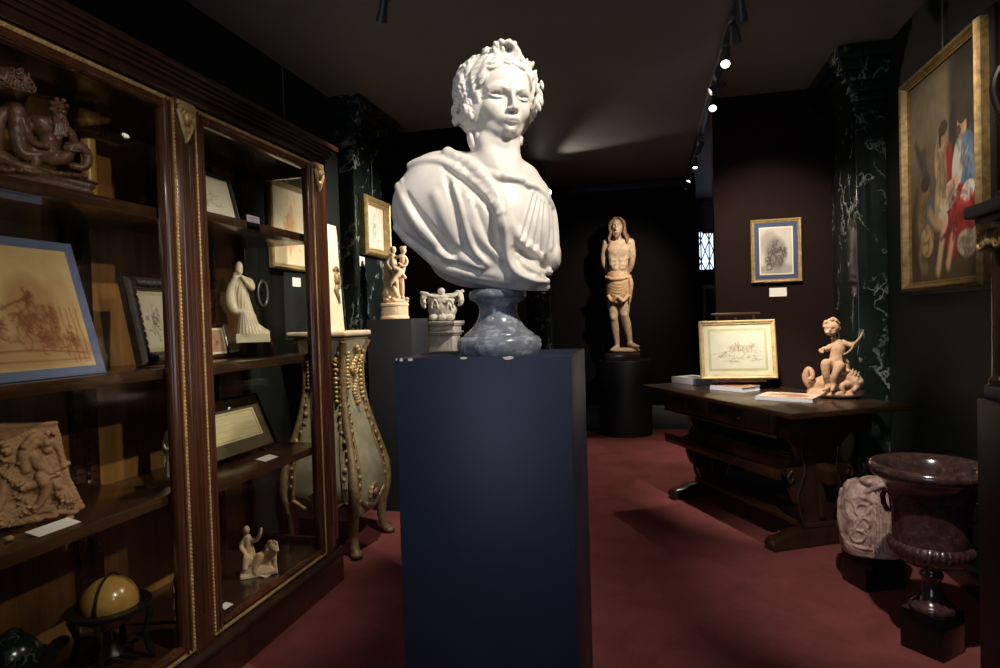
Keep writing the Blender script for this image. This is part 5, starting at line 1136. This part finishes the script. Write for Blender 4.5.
for q in (-1, 1): MB().tube([(q*.12, .03, .006), (q*.12, .078, .50)], .009, 8).build('leg', 'walnut', e)
MB().tube([(0, .20, .006), (0, .066, .48)], .009, 8).build('prop', 'walnut', e); MB().box(-.17, .17, -.050, .04, .050, .066, .003).build('ledge', 'walnut', e)
# books and leaflet
def book(label, px, py, rz, w, d, h, paint, name='book', mat='cover', group='books lying on the walnut table'):
    A = atz(px, py, TH); t = thing(name, label, 'book', (A[0], A[1], TH+.001), rz, group)
    MB().box(-w/2+.004, w/2-.004, -d/2+.004, d/2-.004, .002, h-.002).build('page_block', 'pages', t)
    m = MB(); m.box(-w/2, w/2, -d/2, d/2, 0, .002); m.box(-w/2, -w/2+.002, -d/2, d/2, 0, h); m.box(-w/2, w/2, -d/2, d/2, h-.002, h); m.build('binding', 'pages', t)
    o = sheet('front_cover', paint, -w/2, w/2, -d/2, d/2, 0, mat, t, .001); o.matrix_basis = Matrix.Translation((0, 0, h+.0005)) @ Matrix.Rotation(-math.pi/2, 4, 'X') @ Matrix.Diagonal((1, 1, 1, 1)); 
    return t
def flat(o): return o
C1 = Paint(30, 30, (206, 204, 202), (220, 218, 216), 2); C1.blob(.5, .5, .22, .2, (70, 66, 64), 0, .3); C1.blob(.62, .4, .2, .08, (40, 38, 38), 0, .3)
C2 = Paint(30, 30, (186, 140, 100), (206, 164, 126), 3); C2.blob(.5, .5, .25, .3, (170, 112, 76), 0, .4)
C3 = Paint(30, 30, (196, 176, 150), (212, 192, 168), 6); C3.blob(.45, .5, .3, .35, (176, 120, 88), 0, .4); C3.blob(.3, .4, .12, .15, (216, 190, 160), 0, .4)
book('thick white catalogue with a dark picture, leftmost of the books on the table', 694, 383, TR+.18, .20, .26, .045, C1)
book('medium tan-covered book between the white catalogue and the flat one on the table', 735, 390, TR+.32, .19, .25, .030, C2)
book('thin wide book with a pinkish cover, nearest the front corner of the table', 789, 399, TR+.62, .24, .31, .022, C3)
A = atz(722, 383, TH); t = thing('leaflet', 'small white leaflet lying on the table before the easel, behind the catalogue', 'leaflet', (A[0], A[1], TH+.001), TR+.3); MB().box(-.06, .06, -.05, .05, 0, .006, .001).build('sheet', 'paper', t)
# cupid riding a sea beast
yc = 4.02; A = aty(836, 398, 3.98); A[2] = TH
t = thing('figurine', 'pale terracotta cupid with a bow astride a sea beast, on the walnut table', 'sculpture', (A[0], A[1], TH))
s = Sculpt(836, 396, A, (798, 872, 314, 404, -24, 24), .45); E, T = s.E, s.T
E(835, 393.5, 0, 29, 4.8, 17, 1.5); E(822, 391, 2, 15, 4.5, 12, 2); E(850, 391, 0, 15, 4.5, 12, 2)
# beast
T([(815, 387, 4, 8), (826, 383, 3, 10), (838, 380, 2, 11), (850, 379, 0, 10), (855, 382, -4, 8)], 3); T([(817, 386, 4, 7), (809, 383, 2, 5.5), (806, 376, 0, 4.2), (808.5, 369, -1, 3.2), (812, 372, -4, 2.6), (812, 378, -6, 2.4), (808, 379, -7, 1.6)], 1.5)
E(857, 382, -6, 7, 6.5, 7, 2); T([(857, 386, -10, 3), (854, 390, -14, 2.6)], 1.5); T([(848, 384, -8, 4), (842, 386, -13, 3.2), (843, 392, -14, 2.4), (838, 394, -15, 1.8)], 1.2); T([(852, 376, -2, 4), (848, 371, -6, 3), (842, 373, -9, 2)], 1.5)
for k in range(5): T([(846+k*3, 374+abs(k-2), -6-k, 1.2), (847+k*3, 369+abs(k-2)*1.6, -4-k, .8)], .8)
E(860, 380, -12, 1.4, 1.3, 1.4, .8, sub=True); T([(853, 388, -13, .7), (862, 387, -10, .7)], .6, True)
# cupid
T([(835, 368, -2, 7.6), (836.6, 358, -2, 7.2), (838, 349, -1, 7.4), (838, 343.5, -1, 5)], 2.5); E(836, 361, -6, 6, 6, 4, 3); T([(834, 338, -1, 3.4), (837, 344, -1, 4)], 2)
E(831.6, 328, -2, 8, 8.6, 8.4, 1.5); E(830.6, 331.5, -6, 5.4, 5, 4.4, 2); E(829.8, 330, -10.4, 1.3, 1.6, 1.4, .8); E(827, 332.4, -8.4, 2.2, 2, 2, 1.2); E(833.4, 332.6, -8.2, 2.2, 2, 2, 1.2); T([(828.4, 334.4, -9.3, .5), (831.4, 334.4, -9.3, .5)], .5, True)
for q in (-1, 1): E(830+q*2.9, 328.6, -9.4, 1.4, .9, 1.4, .6, sub=True)
g = np.random.default_rng(9)
for k in range(46):
    u = g.uniform(-1, 1); ph = g.uniform(0, 6.28); v = (math.cos(ph)*math.sqrt(1-u*u), math.sin(ph)*math.sqrt(1-u*u), u)
    if v[1] < -.35 and v[2] < .55 or v[2] < -.5: continue
    E(831.8+7.6*v[0], 326.6-8*v[2], -1.4+8*v[1], 2.1, 2.1, 2.1, .6)
T([(832, 346, -1, 3.6), (827, 349, -4, 3.3), (823.6, 349.6, -8, 2.9), (821.6, 350.5, -11, 2.4)], 1.2); E(821.4, 350.6, -12, 2.8, 2.6, 2.6, 1)
for k in range(4): T([(820.4+k*.9, 349.6+k*.5, -13.6, .8), (820.6+k*.9, 352.6, -15, .8)], .4)
T([(843, 343, 0, 3.8), (849, 345, 0, 3.3), (854, 345.4, -2, 2.8), (853.4, 344.4, -5, 2.4)], 1.2); E(853.4, 344.6, -5, 2.6, 2.4, 2.4, .8)
T([(832, 367, -4, 6), (826, 364, -12, 5.4), (826, 374, -14, 4), (828, 383, -12, 3), (827.4, 388, -14, 2.6), (823.6, 390.4, -18, 1.8)], 1.6); T([(838, 367, -5, 6), (840, 366, -11, 5), (835, 375, -15, 4), (834, 384, -14, 3), (832, 390, -18, 1.9)], 1.6)
T([(842, 356, 2, 2.2), (847, 364, 2, 2.8), (846, 372, 2, 2.4)], 1.2)
s.rough(.22, 3, 5); s.put('cupid_on_beast', 'terracotta', t, 1)
P_ = [s.p(*q) for q in ((863.6, 329.6, -6), (861.2, 335.6, -6.4), (857, 341, -6.8), (853.2, 345, -7), (851.4, 349, -7), (847.6, 352.4, -6.6), (843.6, 354.6, -6))]
P_ = [s.O+s.s*(q[0]*s.Rt+q[1]*s.F+q[2]*s.U) for q in cat_rom(np.array(P_), 4)]
MB().tube(P_, [.0035+.0035*math.sin(math.pi*i/(len(P_)-1)) for i in range(len(P_))], 10).build('bow', 'terracotta', t, True)

# ------------------------------------------------------------------ marble fragment, urn and the ebonised cabinet at the right edge
bx = thing('stone_block', 'low black block on the carpet supporting the pink marble torso fragment', 'plinth', (.9975, 3.2345, 0), R_(22))
MB().box(-.100, .100, -.080, .080, 0, .160, .003).build('block', 'gloss_black', bx)
A = atz(878, 558, .165); t = thing('marble_fragment', 'weathered pink marble torso fragment with fluted drapery, on the low black block', 'fragment', (.9975, 3.2345, .160))
yq = 3.22; s = Sculpt(872, 520, aty(872, 520, yq), (828, 916, 464, 566, -34, 34), .75); E, T, f = s.E, s.T, s.fold
s.box(s.p(871, 519, 0), (30, 26, 45), 17, 2, R=rotm(0, 4, 14), raw=True); E(862, 520, -4, 26, 34, 26, 6, rot=-6); E(888, 522, 2, 20, 38, 26, 6); E(872, 548, 0, 30, 16, 26, 6); E(873, 481, -16, 14, 6, 10, 3)
f([(842, 486, 2.5), (840, 505, 3), (841, 525, 3), (846, 545, 2)], 2, .1); f([(849, 478, 2.5), (847, 494, 3), (848, 512, 2.6)], 2, .1)
for k in range(9):       # vertical flutes of the cloth on the right
    x = 876+k*3.5; f([(x-2, 480+abs(k-4)*1.2, 1.5), (x-1, 502, 2.3), (x+.5, 525, 2.6), (x, 552, 2)], .8, -.5); f([(x-.4, 484+abs(k-4)*1.2, 1.2), (x+.7, 505, 1.7), (x+2.2, 528, 1.8), (x+1.7, 553, 1.5)], .7, .0, True)
f([(866, 492, 2.5), (876, 487, 2.8), (888, 484, 2.6), (900, 486, 2)], 1.2, -.3); f([(895, 484, 2), (902, 490, 2.6), (905, 505, 3), (904, 520, 2)], 2, .1)
for cx, cy, r in ((862, 510, 7), (862, 524, 8), (858, 536, 7)):      # carved strap ornament
    f([(cx+r*math.cos(a), cy+r*.8*math.sin(a), 1.6) for a in np.linspace(0, 6.0, 9)], 1, -.2)
f([(852, 502, 1.6), (860, 517, 1.6), (868, 532, 1.6), (870, 545, 1.4)], 1.2, .1); f([(870, 500, 1.5), (862, 517, 1.5), (853, 530, 1.5)], 1.2, .1); f([(848, 500, 2), (860, 497, 2.2), (874, 502, 2)], 1.4, .1); f([(846, 542, 1.8), (858, 547, 2), (872, 550, 1.8)], 1.4, .1)
s.rough(.6, 5, 8); zz = (.161-s.O[2])/s.s; s.cut_below(zz); s.put('torso', 'breccia', t, 1)
# porphyry urn
UX, UY = 1.018, 2.65
pl = thing('urn_plinth', 'black cube plinth under the purple porphyry urn at the right edge', 'plinth', (UX, UY, 0), R_(42)); MB().box(-.076, .076, -.076, .076, 0, .155, .003).build('block', 'gloss_black', pl)
u = thing('urn', 'dark purple porphyry urn with flared rim and gadrooned bowl, on the black cube plinth', 'urn', (UX, UY, .155))
us = lambda k, P: [(r*k, z*1.075) for r, z in P]
MB().lathe(us(.80, [(.092, 0), (.096, .008), (.094, .018), (.082, .024), (.060, .040), (.047, .062), (.040, .090), (.038, .110), (.046, .116), (.050, .124), (.046, .132), (.038, .138), (.040, .150), (.060, .158)]), 64).build('foot', 'porphyry', u, sharp=60)
MB().lathe(us(1, [(.055, .155), (.090, .168), (.118, .188), (.132, .212), (.136, .234), (.134, .246)]), 144, lobes=40, lobe_rng=(.17, .258), lobe_amp=.07).build('gadrooned_bowl', 'porphyry', u, sharp=60)
MB().lathe(us(1, [(.128, .240), (.130, .252), (.128, .290), (.130, .340), (.136, .390), (.148, .430), (.160, .452), (.178, .466), (.194, .476), (.205, .490), (.207, .502), (.200, .514), (.188, .518), (.172, .512), (.158, .496), (.140, .460), (.122, .400), (.112, .300), (.08, .25), (0, .24)]), 96, cap=False).build('bowl', 'porphyry', u, sharp=60)
for q in (-1, 1):
    MB().tube([(q*.126, 0, .425), (q*.148, 0, .430), (q*.158, 0, .408), (q*.154, 0, .375), (q*.142, 0, .352), (q*.126, 0, .354)], [.009, .010, .010, .010, .010, .009], 12, Matrix.Rotation(R_(-30), 4, 'Z')).build('handle', 'porphyry', u)
# ebonised cabinet whose side and gilt capital show at the frame edge
e = thing('ebonised_cabinet', 'black ebonised cabinet with a gilt scroll capital at the right photo edge', 'cabinet', (1.10, 1.72, 0)); x0 = -.172; y1 = .375
def eb(name, mb, mat, par=None): return mb.build(name, mat, par or e)
eb('lower_body', MB().box(x0, .18, -.45, y1, 0, 1.03, .004), 'black'); eb('ledge', MB().box(x0+.012, .18, -.44, y1-.012, 1.03, 1.072, .006), 'black')
eb('upper_body', MB().box(x0+.06, .18, -.40, y1-.07, 1.072, 1.54, .004), 'black')
eb('top_slab', MB().box(x0-.02, .18, -.46, y1+.02, 1.555, 1.592, .006).box(x0+.0, .18, -.44, y1, 1.535, 1.556, .004), 'black')
for yy in (y1-.05, -.36):
    cx = x0+.045; c = MB().lathe([(.034, 1.073), (.034, 1.09), (.026, 1.10), (.024, 1.45), (.027, 1.46)], 32, Matrix.Translation((cx, yy, 0))).build('column', 'mahog_dark', e)
    m = MB(); m.box(cx-.045, cx+.045, yy-.045, yy+.045, 1.515, 1.536, .004); m.tube([(cx-.04, yy, 1.505), (cx+.04, yy, 1.505)], .012, 10)
    for q in (-1, 1):
        m.tube([(cx+.034*math.cos(a)*(1-a/14), yy+q*.040, 1.484+.030*math.sin(a)*(1-a/14)) for a in np.linspace(1.2, 11, 26)], .007, 8)
        m.tube([(cx-.030, yy+q*.046+.030*math.cos(a)*(1-a/14)*q, 1.484+.028*math.sin(a)*(1-a/14)) for a in np.linspace(1.2, 11, 26)], .007, 8)
    m.ball((cx-.03, yy, 1.485), .018, 2, (.6, 1, 1)); m.build('capital', 'gilt_old', c, sharp=60)
c = aty(1018, 100, 2.0); o = thing('bronze_ornament', 'dark bronze scrolled ornament standing on top of the ebonised cabinet', 'ornament', (c[0], 1.98, 1.592))
MB().lathe([(.06, 0), (.06, .02), (.035, .035), (.02, .08), (.03, .14), (.045, .18), (.055, .22), (.03, .26), (.022, .30), (.04, .33)], 32).build('stem', 'dark_metal', o)
for q in (-1, 1): MB().tube(cat_rom([(q*.03, 0, .20), (q*.055, 0, .25), (q*.065, 0, .31), (q*.045, 0, .36), (q*.03, 0, .33)], 6), .0115, 10).build('scroll', 'dark_metal', o)
